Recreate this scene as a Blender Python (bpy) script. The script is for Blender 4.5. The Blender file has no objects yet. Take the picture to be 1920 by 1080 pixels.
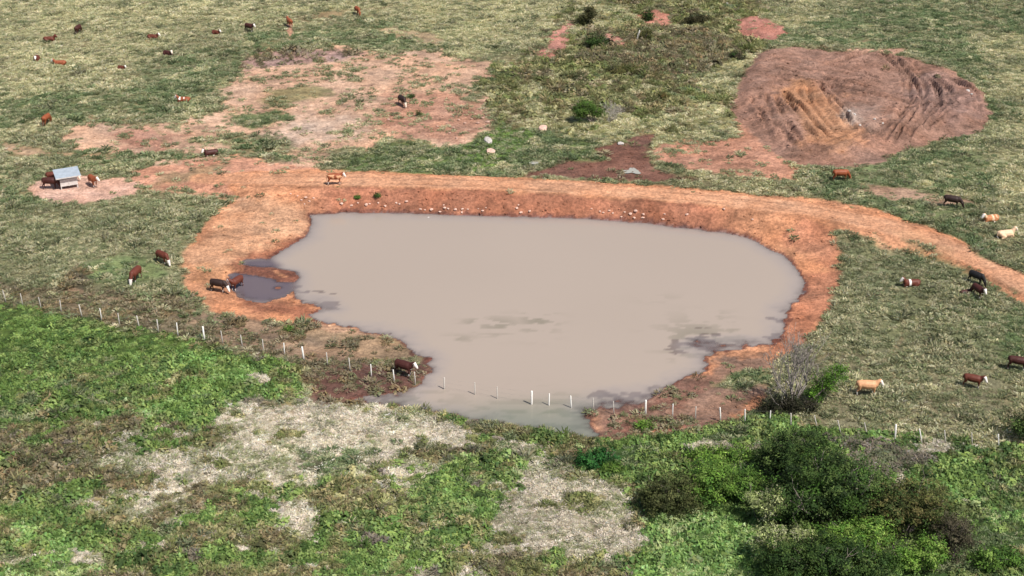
import bpy, bmesh, math, random
import numpy as np
from mathutils import Vector, Matrix
R = math.radians
random.seed(7)
scene = bpy.context.scene
C = scene.collection

# ------------------------------------------------------------------ camera, sky, sun, exposure
F_PX, PITCH, CAM_H = 2560.0, R(27.05), 60.6
cam_d = bpy.data.cameras.new('camera'); cam = bpy.data.objects.new('camera', cam_d); C.objects.link(cam)
cam.location = (0, 0, CAM_H); cam.rotation_euler = (math.pi / 2 - PITCH, 0, 0)
cam_d.sensor_width = 36; cam_d.lens = F_PX / 1920 * 36; cam_d.clip_start = 1; cam_d.clip_end = 12000
scene.camera = cam
SUN_EL = R(57)
sx, sy = 0.76, -0.65
n_ = math.hypot(sx, sy)
sun_dir = Vector((sx / n_ * math.cos(SUN_EL), sy / n_ * math.cos(SUN_EL), math.sin(SUN_EL)))
sd_ = bpy.data.lights.new('sun', 'SUN'); sd_.energy = 4.7; sd_.angle = R(0.6); sd_.color = (1.0, 0.95, 0.88)
sun = bpy.data.objects.new('sun', sd_); C.objects.link(sun)
sun.rotation_euler = sun_dir.to_track_quat('Z', 'Y').to_euler(); sun.location = (60, -40, 90)
world = bpy.data.worlds.new('World'); scene.world = world; world.use_nodes = True
wn = world.node_tree.nodes; wl = world.node_tree.links
sky = wn.new('ShaderNodeTexSky'); sky.sky_type = 'NISHITA'; sky.sun_disc = False
sky.sun_elevation = SUN_EL; sky.sun_rotation = math.atan2(sx, sy)
sky.air_density = 1.0; sky.dust_density = 2.0; sky.ozone_density = 1.0
wl.new(sky.outputs[0], wn['Background'].inputs[0]); wn['Background'].inputs[1].default_value = 0.085
scene.view_settings.view_transform = 'Standard'; scene.view_settings.look = 'None'
scene.view_settings.exposure = 0.28; scene.view_settings.gamma = 1; scene.view_settings.use_curve_mapping = False

# ------------------------------------------------------------------ numeric helpers
KALB = 0.60
def S(r, g, b, k=KALB):
    out = []
    for c in (r, g, b):
        c = c / 255.0
        out.append((c / 12.92 if c <= 0.04045 else ((c + 0.055) / 1.055) ** 2.4) * k)
    return np.array(out)
_tabs = {}
def vnoise(x, y, seed):
    if seed not in _tabs: _tabs[seed] = np.random.default_rng(seed).random((256, 256))
    t = _tabs[seed]
    xi = np.floor(x).astype(np.int64); yi = np.floor(y).astype(np.int64)
    fx = x - xi; fy = y - yi
    fx = fx * fx * (3 - 2 * fx); fy = fy * fy * (3 - 2 * fy)
    x0 = xi & 255; x1 = (xi + 1) & 255; y0 = yi & 255; y1 = (yi + 1) & 255
    return (t[x0, y0] * (1 - fx) + t[x1, y0] * fx) * (1 - fy) + (t[x0, y1] * (1 - fx) + t[x1, y1] * fx) * fy
def fbm(x, y, size, octv=3, seed=1):
    s = 0; a = 1.0; tot = 0; q = 1.0 / size
    ca, sa = 0.8, 0.6
    for o in range(octv):
        s = s + a * (vnoise(x * q + 13.7 * o, y * q - 7.1 * o, seed + o) * 2 - 1); tot += a
        a *= 0.55; q *= 2.03; x, y = x * ca - y * sa, x * sa + y * ca
    return s / tot
def sstep(a, b, v):
    t = np.clip((v - a) / (b - a), 0, 1); return t * t * (3 - 2 * t)
def ray(u, v):
    a = (u - 960) / F_PX; b = (v - 540) / F_PX
    return np.array([a, math.cos(PITCH) - b * math.sin(PITCH), -math.sin(PITCH) - b * math.cos(PITCH)])
def P(u, v, z=0.0):
    d = ray(u, v); t = (z - CAM_H) / d[2]; return np.array([d[0] * t, d[1] * t])
def row_y(v):
    return P(960, v)[1]
def sdf_poly(x, y, poly):
    """signed distance, negative inside"""
    n = len(poly); d = np.full(x.shape, 1e18); ins = np.zeros(x.shape, bool)
    for i in range(n):
        ax, ay = poly[i]; bx, by = poly[(i + 1) % n]
        ex, ey = bx - ax, by - ay; wx, wy = x - ax, y - ay
        t = np.clip((wx * ex + wy * ey) / max(ex * ex + ey * ey, 1e-12), 0, 1)
        dx = wx - ex * t; dy = wy - ey * t
        np.minimum(d, dx * dx + dy * dy, out=d)
        if ay != by:
            c = ((ay > y) != (by > y)) & (x < (bx - ax) * (y - ay) / (by - ay) + ax)
            ins ^= c
    d = np.sqrt(d); return np.where(ins, -d, d)
def sdf_box(x, y, poly, pad):
    poly = np.asarray(poly)
    lo = poly.min(0) - pad; hi = poly.max(0) + pad
    m = (x > lo[0]) & (x < hi[0]) & (y > lo[1]) & (y < hi[1])
    out = np.full(x.shape, float(pad))
    if m.any(): out[m] = np.minimum(sdf_poly(x[m], y[m], poly), pad)
    return out
def line_dist(x, y, pts, vals=None):
    """distance to a polyline, signed side (+ = left of travel), interpolated value"""
    d = np.full(x.shape, 1e18); side = np.zeros(x.shape); val = np.zeros(x.shape)
    for i in range(len(pts) - 1):
        ax, ay = pts[i]; bx, by = pts[i + 1]
        ex, ey = bx - ax, by - ay; wx, wy = x - ax, y - ay
        t = np.clip((wx * ex + wy * ey) / (ex * ex + ey * ey), 0, 1)
        dx = wx - ex * t; dy = wy - ey * t; q = dx * dx + dy * dy
        m = q < d
        d = np.where(m, q, d); side = np.where(m, np.sign(ex * wy - ey * wx), side)
        if vals is not None: val = np.where(m, vals[i] + (vals[i + 1] - vals[i]) * t, val)
    return np.sqrt(d), side, val

# ------------------------------------------------------------------ the lie of the land (metres above the pond)
POND = np.array([P(*p) for p in [(582,404),(640,399),(760,400),(900,404),(1000,407),(1100,410),(1200,418),(1300,429),(1380,440),(1420,452),(1440,466),(1470,480),(1492,500),(1510,525),(1500,550),(1480,575),(1465,600),(1458,630),(1440,645),(1400,650),(1350,660),(1330,672),(1320,695),(1270,715),(1230,735),(1200,755),(1160,765),(1100,768),(1105,790),(1110,815),(1070,818),(1000,805),(940,792),(850,782),(760,765),(700,757),(655,752),(680,742),(740,738),(790,718),(803,700),(803,672),(775,655),(750,635),(700,622),(640,612),(600,600),(580,590),(610,580),(575,568),(555,556),(548,545),(552,530),(540,515),(500,500),(505,485),(530,470),(575,445),(582,420)]])
BAY = np.array([P(*p) for p in [(462,490),(505,488),(520,498),(500,505),(520,520),(548,528),(545,545),(530,556),(490,565),(455,557),(436,540),(428,525),(440,512),(462,512)]])
CREST_PX = [(380,335,0.9),(470,334,1.25),(560,335,1.7),(700,337,1.8),(900,343,1.8),(1100,354,1.8),(1300,369,1.8),(1500,390,1.7),(1640,418,1.5),(1750,450,1.25),(1860,500,1.0),(1990,570,0.95)]
CREST = [P(u, v, z) for u, v, z in CREST_PX]; CREST_Z = [c[2] for c in CREST_PX]
MOUND = [P(*p) for p in [(1368,205),(1388,150),(1425,100),(1490,88),(1600,100),(1700,108),(1790,135),(1845,175),(1862,215),(1835,252),(1745,268),(1650,303),(1570,318),(1470,300),(1410,255)]]
SHOALS = [(1310,645,3.2,.9,.9),(1145,742,2.6,1.3,.75),(605,560,2.2,.5,.55),(620,578,1.8,.4,.6),(475,506,2.0,.4,1.3),(512,513,2.3,.45,1.35),(536,522,1.3,.4,1.25),(520,540,.6,.25,1.2),(745,750,2.5,1.2,.5),(1400,640,3,.6,.6),(1090,795,2.5,1,.5)]
_r = random.Random(5)
def _j(u, v, s=9.0): return P(u + _r.uniform(-s, s), v + _r.uniform(-s, s) * .5, .6)
TRACKS = []
for i in range(15):    # straight scrapes down the left part
    TRACKS.append([_j(1385 + 12.2 * i, 205 - 2.8 * i), _j(1411 + 12.4 * i, 254 - 3.2 * i), _j(1445 + 12.6 * i, 302 - 3.5 * i)])
for i in range(6):     # along the top, falling gently to the right
    TRACKS.append([_j(1440 + 6 * i, 104 + 11 * i), _j(1540 + 6 * i, 128 + 11 * i), _j(1650 + 3 * i, 158 + 10 * i)])
TRACKS += [[_j(1490, 142), _j(1655, 96)], [_j(1500, 146), _j(1662, 101)], [_j(1590, 100), _j(1665, 122), _j(1725, 150)], [_j(1598, 98), _j(1672, 118), _j(1735, 150)]]
for i in range(11):    # turning loops on the right
    TRACKS.append([_j(1650 + 14 * i, 112 + 4.5 * i), _j(1688 + 14 * i, 150 + 4 * i), _j(1700 + 13.5 * i, 195 + 2.2 * i), _j(1676 + 14 * i, 240 - 1.2 * i), _j(1636 + 16 * i, 285 - 5 * i)])
for i in range(6):     # sweeping round the foot
    TRACKS.append([_j(1470 + 14 * i, 306 - 2 * i), _j(1560 + 10 * i, 300 - 6 * i), _j(1640 + 6 * i, 276 - 8 * i), _j(1700 + 4 * i, 232 - 6 * i)])
TRENCH = [P(*p) for p in [(1548,158),(1590,178),(1640,192),(1675,203)]]
def shore_wob(x, y):
    return (fbm(x, y, 2.2, 4, 31) * .75 + fbm(x * .8, y * 1.3, .55, 3, 35) * .5) * np.where(y > 118, .35, 1.0)
FUR = [None]
def height(x, y, fine=True):
    sh = x.shape; x = x.ravel(); y = y.ravel()
    wob = shore_wob(x, y)
    sdp = sdf_box(x, y, POND, 45.0) + wob
    sdb = sdf_box(x, y, BAY, 6.0) + wob * .6
    dc, side, zc = line_dist(x, y, CREST, CREST_Z)
    north = side > 0
    base = 0.02 + 0.055 * np.clip(sdp, 0, 4) + 0.5 * sstep(2, 16, sdp)
    base = np.where(sdp < 0, -0.02 + 0.12 * np.maximum(sdp, -3.0) + 0.15 * np.clip(sdp + 3, -6, 0), base)
    base = np.where(sdb < 0.6, np.minimum(base, -0.05 + 0.13 * sdb), base)
    for u, v, r, ry, k in SHOALS:
        c = P(u, v); g = np.exp(-((x - c[0]) / r) ** 2 - ((y - c[1]) / (ry * 2.2)) ** 2)
        tgt = 0.0 + 0.11 * fbm(x * .7, y * 1.2, 0.9, 3, 71)
        base = base + (np.maximum(tgt + .07 * (k > 1.1), base) - base) * np.clip(g * k, 0, 1)
    far = 0.15 * sstep(150, 210, y) + 0.35 * fbm(x, y, 38, 2, 5)
    wl_ = sstep(3, 20, sdp)
    base = base + far * wl_
    # valley side behind the dam stays low
    low = np.where(north, sstep(18, 4, dc), 0) * sstep(-28, -18, x) * sstep(38, 26, x)
    base = base * (1 - 0.75 * low * (sdp > 0))
    hw = 1.9
    dce = np.maximum(dc - hw, 0)
    t = np.clip(sdp / (sdp + dce + 1e-6), 0, 1)
    wt = sstep(13, 8, sdp + dce)
    outer = zc - 0.42 * dce
    k = 0.25
    flank = zc * t ** 0.9 * wt + np.maximum(base, zc - 0.5 * dce) * (1 - wt)
    hh = np.where(sdp > 0, np.maximum(base, np.where(north | (dc < hw), outer, flank)), base)
    # ruts along the crest
    hh = hh - 0.09 * (np.exp(-((dc - .85) / .25) ** 2)) * (sdp > 2) - .12 * np.exp(-((dc - 1.9) / .3) ** 2) * (~north) * (sdp > 1)
    # spoil heap
    sm = sdf_box(x, y, MOUND, 8.0)
    inside = sstep(0.6, -2.6, sm + fbm(x, y, 2.5, 3, 41) * .8)
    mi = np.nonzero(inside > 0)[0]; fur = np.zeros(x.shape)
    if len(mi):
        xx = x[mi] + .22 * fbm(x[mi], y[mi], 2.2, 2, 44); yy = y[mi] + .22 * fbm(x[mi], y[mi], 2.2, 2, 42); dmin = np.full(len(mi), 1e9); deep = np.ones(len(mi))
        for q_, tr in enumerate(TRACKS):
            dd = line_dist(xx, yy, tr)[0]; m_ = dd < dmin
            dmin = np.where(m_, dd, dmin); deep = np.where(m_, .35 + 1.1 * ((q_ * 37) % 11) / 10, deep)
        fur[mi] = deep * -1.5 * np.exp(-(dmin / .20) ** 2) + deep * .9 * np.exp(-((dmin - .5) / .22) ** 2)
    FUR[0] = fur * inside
    amp = .25 * (0.25 + 1.2 * np.clip(fbm(x, y, 4.5, 2, 45) + .5, 0, 1))
    hh = hh + inside * (0.65 + 0.6 * fbm(x, y, 9, 2, 46) + amp * fur + 0.24 * fbm(x, y, .9, 4, 47))
    dt, s2, _ = line_dist(x, y, TRENCH)
    hh = hh - 0.75 * np.exp(-(dt / .32) ** 2) + 0.4 * np.exp(-((dt - .8) / .4) ** 2) * (s2 < 0)
    # gullied scrub behind the dam
    sg = sdf_box(x, y, GULLY, 10.0)
    gi = sstep(1, -4, sg)
    hh = hh + gi * (0.55 * fbm(x, y, 6.5, 3, 51) - .1)
    rough = sstep(1.0, 2.2, dc) * sstep(9, 6, dc) * (~north) * sstep(.4, 1.2, sdp) * sstep(-30, -22, x)
    hh = hh + rough * (.13 * fbm(x * 1.3, y * .7, 1.0, 3, 65) + .05 * fbm(x, y, .45, 2, 66))
    slope_ = sstep(2, 0, sdf_box(x, y, SCRAPE, 4)); hh = hh + slope_ * (.14 * fbm(x * .7, y, 1.5, 4, 67))
    hh = hh + 0.06 * fbm(x, y, 1.6, 3, 61) * sstep(.3, 2.0, sdp) + 0.035 * fbm(x, y, .55, 2, 63) * sstep(.2, 1.0, sdp)
    hh = hh + 0.012 * fbm(x, y, .6, 2, 64)
    return hh.reshape(sh)
SCRAPE = [P(*p) for p in [(108,243),(170,226),(390,225),(430,160),(480,105),(560,90),(830,98),(905,122),(880,165),(928,228),(870,268),(660,280),(540,325),(280,328),(430,288),(180,292)]]
GULLY = [P(*p) for p in [(885,130),(1000,105),(1050,40),(1100,0),(1440,-10),(1430,95),(1385,190),(1370,235),(1210,250),(1100,235),(960,215),(910,190)]]
def H1(x, y): return float(height(np.array([x], float), np.array([y], float))[0])
def W(u, v, dz=0.0):
    """where the line of sight through a photograph pixel meets the ground (dz above it)"""
    z = 0.4
    for _ in range(7):
        p = P(u, v, z + dz); z = 0.5 * z + 0.5 * H1(p[0], p[1])
    p = P(u, v, z + dz); return Vector((p[0], p[1], H1(p[0], p[1])))
def PP(pts, z=0.5):
    D = np.array([ray(u, v) for u, v in pts]); zz = np.full(len(pts), .4)
    for _ in range(6):
        t = (zz - CAM_H) / D[:, 2]; zz = .5 * zz + .5 * height(D[:, 0] * t, D[:, 1] * t)
    t = (zz - CAM_H) / D[:, 2]; return [np.array(p) for p in np.stack([D[:, 0] * t, D[:, 1] * t], 1)]

# ------------------------------------------------------------------ ground cover map (soil colour, cover density, kind of cover)
PAST, PALE, GREEN, LUSH, DRY, BROWN, OLIVE, LUSHPALE, GREY = range(9)
L = []   # polygon, soil rgb, density, kind, warp, soft
def layer(pts, soil=None, dens=None, kind=None, warp=1.2, soft=.8, op=1.0, z=.5, ws=3.5):
    L.append((PP(pts, z), None if soil is None else S(*soil), dens, kind, warp, soft, op, ws))
layer([(-400,-300),(500,-300),(480,20),(400,70),(260,110),(235,165),(120,195),(-400,215)], (172,165,125), 1, PALE, 3, 3, .8, ws=6)
layer([(560,-200),(1080,-200),(1085,20),(1030,65),(1000,112),(900,100),(830,85),(760,45),(600,25)], (178,172,128), 1, PALE, 3, 2.5, .9, ws=6)
layer([(-300,215),(240,158),(470,85),(620,50),(760,62),(830,95),(560,92),(470,110),(380,210),(120,232),(-300,280)], (118,125,85), 1, GREEN, 3, 2.5, ws=6)
layer([(1440,70),(1560,20),(1800,20),(1850,120),(1880,240),(1840,330),(1800,470),(1720,420),(1560,365),(1460,330),(1600,310),(1860,240),(1800,130),(1600,90)], (120,130,88), 1, GREEN, 2.5, 2, ws=6)
layer([(1835,60),(2300,0),(2300,620),(1990,540),(1880,450),(1850,350),(1880,240)], (175,172,128), 1, PALE, 4, 3, .75, ws=7)
layer([(1440,-100),(1620,-100),(1540,30),(1480,60),(1440,50)], (175,170,125), 1, PALE, 2, 2, .8)
layer([(1560,445),(1750,490),(1920,570),(2200,640),(2200,760),(1700,700),(1600,720),(1560,620),(1580,500)], (128,132,96), 1, PAST, 2, 2)
layer([(1820,560),(1990,600),(1990,720),(1860,650)], (112,135,80), 1, GREEN, 2, 2, .8)
layer([(1500,660),(1760,640),(1920,740),(1920,810),(1560,800),(1450,770)], (135,128,100), .9, PAST, 2, 2, .8)
layer([(-300,380),(430,375),(345,480),(330,560),(-300,545)], (138,138,102), .95, PAST, 2, 2)
layer([(0,540),(180,540),(330,560),(450,620),(600,680),(560,700),(380,650),(180,610),(0,575)], (140,124,100), .75, BROWN, 1.5, 2, .85)
layer([(340,575),(450,592),(560,615),(700,640),(790,680),(760,700),(640,690),(560,672),(420,640)], (158,130,108), .4, BROWN, 1.2, 1.2, .9)
layer([(155,500),(200,480),(300,488),(310,515),(250,535),(180,530)], (130,142,92), .35, GREEN, .8, .8)
layer([(100,540),(150,500),(165,530),(150,565)], (95,90,70), .8, BROWN, .8, .8)
# foreground beyond the fence (near side)
layer([(-400,560),(0,568),(180,600),(380,640),(590,700),(570,745),(640,758),(760,768),(860,785),(980,808),(1110,828),(1330,803),(1450,785),(1700,833),(1920,852),(2300,900),(2400,1500),(-500,1500)], (88,84,58), 1, OLIVE, .5, .5, ws=2)
layer([(-400,555),(0,572),(180,604),(390,650),(560,694),(592,712),(550,738),(430,762),(390,812),(200,795),(0,800),(-400,800)], (84,104,48), 1, LUSH, .8, .8, ws=2)
layer([(130,800),(260,782),(330,815),(220,840),(110,835)], (88,74,56), 1, BROWN, 1, .8)
layer([(-60,820),(160,820),(260,880),(440,900),(420,960),(200,960),(-60,930)], (96,82,58), 1, BROWN, 2, 1.2, .8, ws=2)
layer([(-60,960),(110,940),(200,990),(180,1100),(-60,1200)], (70,95,45), 1, LUSH, 2, 1, .85, ws=2)
layer([(150,868),(240,832),(340,840),(405,825),(395,780),(500,752),(575,742),(700,752),(880,784),(960,800),(930,835),(780,850),(680,885),(610,925),(490,912),(380,908),(240,898)], (190,178,156), .75, DRY, 1.0, 1.5, ws=1.8)
layer([(850,790),(960,800),(1080,825),(1160,830),(1080,850),(900,835)], (125,120,82), 1, OLIVE, 1, 1)
layer([(510,925),(600,940),(660,1035),(600,1030),(500,985)], (170,158,135), .7, DRY, 1.0, 1.5, .9, ws=1.5)
layer([(860,995),(900,905),(960,850),(1030,832),(1080,865),(1160,885),(1215,955),(1235,1030),(1170,1060),(1000,1050),(880,1030)], (174,162,140), .65, DRY, 1.8, 1.8, .95, ws=1.5)
layer([(690,885),(830,858),(870,915),(740,945)], (170,158,135), .8, DRY, 1.0, 1.5, .85, ws=1.5)
layer([(780,1065),(900,1055),(920,1100),(780,1110)], (170,158,135), .8, DRY, 1.0, 1.5, .85, ws=1.5)
layer([(600,850),(700,835),(680,880),(600,910),(560,880)], (80,88,52), 1, GREEN, 1, .8, .8, ws=1.5)
layer([(850,860),(960,850),(950,950),(880,1010),(700,1090),(560,1090),(700,990)], (70,90,48), 1, LUSH, 1.5, 1.2, .7, ws=2)
layer([(1075,838),(1300,812),(1450,788),(1560,803),(1920,852),(2300,900),(2400,1500),(1230,1500),(1185,1060),(1232,1010),(1190,905),(1110,885)], (62,84,40), 1, LUSH, .8, .8, ws=2)
layer([(1235,965),(1400,990),(1440,1100),(1220,1100),(1240,1020)], (90,110,58), 1, LUSHPALE, 1.2, 1, .8)
layer([(1590,825),(1700,838),(1760,860),(1690,885),(1600,870)], (112,104,84), .9, GREY, 1, .8, .85)
layer([(1760,900),(1920,880),(2000,960),(1850,1100),(1780,1050)], (78,98,52), 1, GREEN, 1.5, 1.2, .6)
# behind the dam
layer([(630,295),(730,268),(880,262),(960,225),(1060,240),(1150,262),(1100,300),(990,322),(640,326)], (112,128,75), 1, GREEN, 1.2, 1)
layer([(870,262),(950,228),(1010,250),(960,300),(900,320),(850,300)], (100,130,62), .9, LUSH, 1.2, 1, .45)
layer([(885,130),(1000,105),(1050,40),(1100,-20),(1440,-20),(1430,95),(1385,190),(1380,240),(1210,250),(1100,262),(960,235),(910,200)], (112,100,72), .95, OLIVE, 1.5, 1.5)
layer([(1100,60),(1330,50),(1400,90),(1330,140),(1180,140),(1080,110)], (100,86,66), .95, BROWN, 2, 1.5, .7)
layer([(1080,0),(1180,10),(1190,40),(1110,60),(1080,40)], (165,158,105), 1, PALE, 1, 1, .8)
layer([(1290,150),(1430,95),(1400,180),(1310,175)], (180,172,125), 1, PALE, 1.5, 1, .95)
layer([(1000,195),(1060,215),(1200,225),(1340,200),(1390,225),(1350,262),(1200,290),(1080,262),(980,240)], (165,160,110), 1, PALE, 1.5, 1, .75)
# bare ground
layer([(108,243),(170,226),(300,236),(390,225),(430,160),(480,105),(560,90),(700,93),(830,98),(905,122),(880,165),(900,200),(928,228),(870,268),(750,262),(660,280),(600,300),(540,325),(280,328),(300,300),(430,288),(300,282),(180,292),(135,285)], (210,170,142), .24, PAST, 2.4, .8, ws=3)
layer([(455,118),(500,95),(620,90),(690,100),(600,118),(470,132)], (172,140,130), .25, BROWN, .8, .7)
layer([(500,240),(560,222),(690,222),(700,245),(640,268),(500,270),(470,255)], (214,184,162), .10, PAST, 1.8, 1.4, .8)
layer([(730,180),(830,170),(905,195),(928,226),(860,270),(760,255),(700,225)], (184,134,110), .16, PAST, 1.6, 1.2, .8)
layer([(200,250),(270,238),(330,255),(310,278),(230,280)], (176,126,106), .1, PAST, 1.4, 1.2, .8)
layer([(430,215),(520,205),(540,222),(480,244),(440,238)], (118,128,85), .9, GREEN, .8, .6)
layer([(370,262),(450,245),(545,262),(540,300),(470,312),(400,290),(440,285)], (140,134,98), .6, GREEN, 1, .8, .85)
layer([(495,175),(560,160),(620,172),(560,190),(500,200)], (150,145,100), .5, PAST, 1, .8, .8)
layer([(245,318),(430,292),(520,312),(630,318),(640,345),(560,362),(440,372),(340,352),(260,352)], (206,150,122), .07, PAST, 1.0, .5)
layer([(300,330),(420,310),(380,335),(300,345)], (150,140,105), .6, PAST, .8, .8, .6)
layer([(45,352),(80,335),(150,330),(230,335),(265,350),(240,368),(180,380),(100,380),(60,368)], (216,172,150), .02, PAST, .5, .4)
layer([(1385,195),(1470,290),(1500,330),(1440,332),(1330,318),(1225,305),(1215,275),(1330,262),(1380,255)], (196,140,114), .22, PAST, 1.2, .7, .95)
layer([(985,328),(1060,305),(1140,300),(1105,278),(1175,266),(1200,250),(1230,253),(1215,285),(1225,318),(1300,338),(1150,338)], (126,88,74), .05, BROWN, .6, .4, ws=2)
layer([(1010,108),(1035,62),(1072,28),(1078,45),(1055,92),(1035,112)], (196,138,122), .12, PAST, .8, .5)
layer([(1375,35),(1420,28),(1488,62),(1450,76),(1375,66)], (190,128,110), .12, PAST, .8, .5)
layer([(1195,30),(1225,18),(1265,38),(1245,52),(1200,45)], (192,132,112), .15, PAST, .6, .5)
layer([(1130,62),(1160,66),(1185,82),(1160,88),(1135,78)], (192,138,120), .15, PAST, .5, .4)
layer([(700,52),(800,60),(835,75),(820,84),(740,68)], (190,165,130), .35, PALE, .8, .6)
layer([(536,45),(550,45),(548,72),(541,74)], (200,150,122), .03, PAST, .15, .3)
layer([(560,30),(640,18),(660,30),(580,45)], (165,145,110), .5, PAST, 1, .8)
layer([(1580,92),(1700,92),(1695,102),(1600,106)], (205,160,135), .1, PAST, .6, .4)
layer([(1610,345),(1700,350),(1800,372),(1830,380),(1740,385),(1650,372)], (185,150,125), .35, PAST, 1, .7)
layer([(0,268),(60,282),(100,288),(60,292),(0,280)], (190,160,130), .3, PAST, .4, .4)
layer([(1368,205),(1388,150),(1425,100),(1490,88),(1600,100),(1700,108),(1790,135),(1845,175),(1862,215),(1835,252),(1745,268),(1650,303),(1570,318),(1470,300),(1410,255)], (160,122,104), .001, BROWN, .5, .35, z=.8)
layer([(1455,165),(1500,148),(1555,172),(1605,240),(1608,262),(1575,285),(1520,262),(1480,215)], (186,134,98), .0, BROWN, 1.8, 1.8, .9, z=.8)
layer([(1740,130),(1800,150),(1850,190),(1850,225),(1790,245),(1720,225),(1700,170)], (150,118,106), .001, BROWN, 1.0, 1.2, .8, z=.8)
layer([(1580,190),(1640,200),(1680,225),(1630,250),(1590,225)], (158,130,116), .0, BROWN, 1, .8, .7, z=.8)
layer([(1580,210),(1600,205),(1612,214),(1600,226),(1584,222)], (196,172,156), .0, BROWN, .8, .8, .7, z=.8)
# dam, track and the shore all round
SHORE = [(425,330),(470,320),(560,317),(700,321),(900,330),(1100,340),(1300,352),(1500,370),(1640,390),(1740,425),(1815,458),(1835,480),(1920,512),(1995,540),(2200,640),(2200,700),(1995,610),(1920,570),(1850,525),(1750,487),(1640,450),(1562,430),(1570,470),(1578,505),(1550,585),(1512,640),(1455,680),(1452,705),(1410,722),(1440,745),(1420,768),(1335,798),(1270,812),(1120,822),(1095,795),(1095,740),(1000,640),(780,640),(700,634),(600,612),(520,604),(400,584),(352,548),(340,490),(368,440),(405,398),(440,372)]
layer(SHORE, (214,150,110), .012, PAST, .35, .35, z=.9, ws=2.5)
layer([(1500,395),(1562,432),(1575,480),(1560,500),(1500,470),(1460,440)], (196,132,100), .10, PAST, .8, .8, .9)
layer([(440,375),(580,372),(575,440),(500,480),(420,500),(350,520),(345,490),(400,410)], (220,168,130), .03, PAST, .8, .8, .8)
layer([(1510,520),(1575,505),(1548,590),(1505,645),(1440,672),(1450,630)], (186,124,94), .01, PAST, .6, .6, .9)
layer([(1440,660),(1455,700),(1400,760),(1330,798),(1120,822),(1090,770),(1220,740),(1330,690),(1350,665)], (154,122,104), .06, PAST, .8, .6, .95)
layer([(1330,722),(1400,692),(1450,690),(1445,715),(1380,728)], (130,134,92), .9, GREEN, .6, .5, .95)
layer([(1120,790),(1250,775),(1330,790),(1280,812),(1130,822)], (148,106,92), .25, BROWN, .8, .6, .9)
layer([(1225,795),(1290,800),(1300,812),(1250,812)], (200,140,118), .1, BROWN, .5, .4, .9)
layer([(570,700),(640,682),(740,690),(815,665),(815,705),(745,742),(660,757),(580,748)], (112,80,70), .10, BROWN, .8, .5, ws=1.5)
layer([(520,600),(600,605),(700,628),(770,645),(800,668),(740,684),(640,655),(560,622)], (172,142,112), .35, BROWN, .8, .6, .9)
layer([(560,604),(640,612),(745,634),(700,630),(620,622)], (200,158,128), .03, BROWN, .3, .3, .9)
# tussocks growing into the bare ground along the triangle east of the pond
layer([(575,440),(560,475),(515,492),(450,505),(430,500),(450,488),(500,468),(540,450)], (160,102,76), .01, PAST, .9, .8, .9)
layer([(440,560),(500,568),(560,566),(640,590),(600,606),(540,596),(470,582)], (166,106,80), .01, PAST, .9, .8, .85)
layer([(345,500),(400,490),(430,512),(410,540),(360,530)], (196,140,100), .03, PAST, .9, .8, .8)
layer([(1110,775),(1230,748),(1330,700),(1345,715),(1260,770),(1130,800)], (140,96,80), .03, BROWN, .9, .8, .8)
def trail(pts, wd, soil, dens=.2):
    up = [(u, v - wd / 2) for u, v in pts]; dn = [(u, v + wd / 2) for u, v in pts][::-1]
    layer(up + dn, soil, dens, None, .25, .4, .8)
trail([(-60,262),(30,272),(100,288),(190,292),(250,318)], 5, (190,158,126))
trail([(262,352),(340,362),(420,372),(470,372)], 6, (200,158,126))
trail([(548,44),(590,34),(650,20),(720,14),(800,-10)], 4, (170,150,114), .4)
trail([(1590,86),(1660,66),(1740,58),(1830,62)], 4, (180,152,120), .4)
trail([(1640,440),(1690,490),(1700,560),(1690,640),(1640,700)], 6, (176,150,118), .5)
trail([(330,300),(300,250),(250,190),(180,130),(150,60)], 4, (166,148,112), .6)
trail([(800,600),(640,655),(470,640),(300,580),(120,540)], 5, (176,146,118), .45)
layer([(1700,470),(1770,480),(1900,545),(1850,525),(1740,490)], (150,140,100), .5, PAST, .8, .5, .7)
layer([(1660,430),(1720,438),(1790,470),(1800,490),(1720,462)], (170,150,112), .45, PAST, .6, .5, .7)

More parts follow.
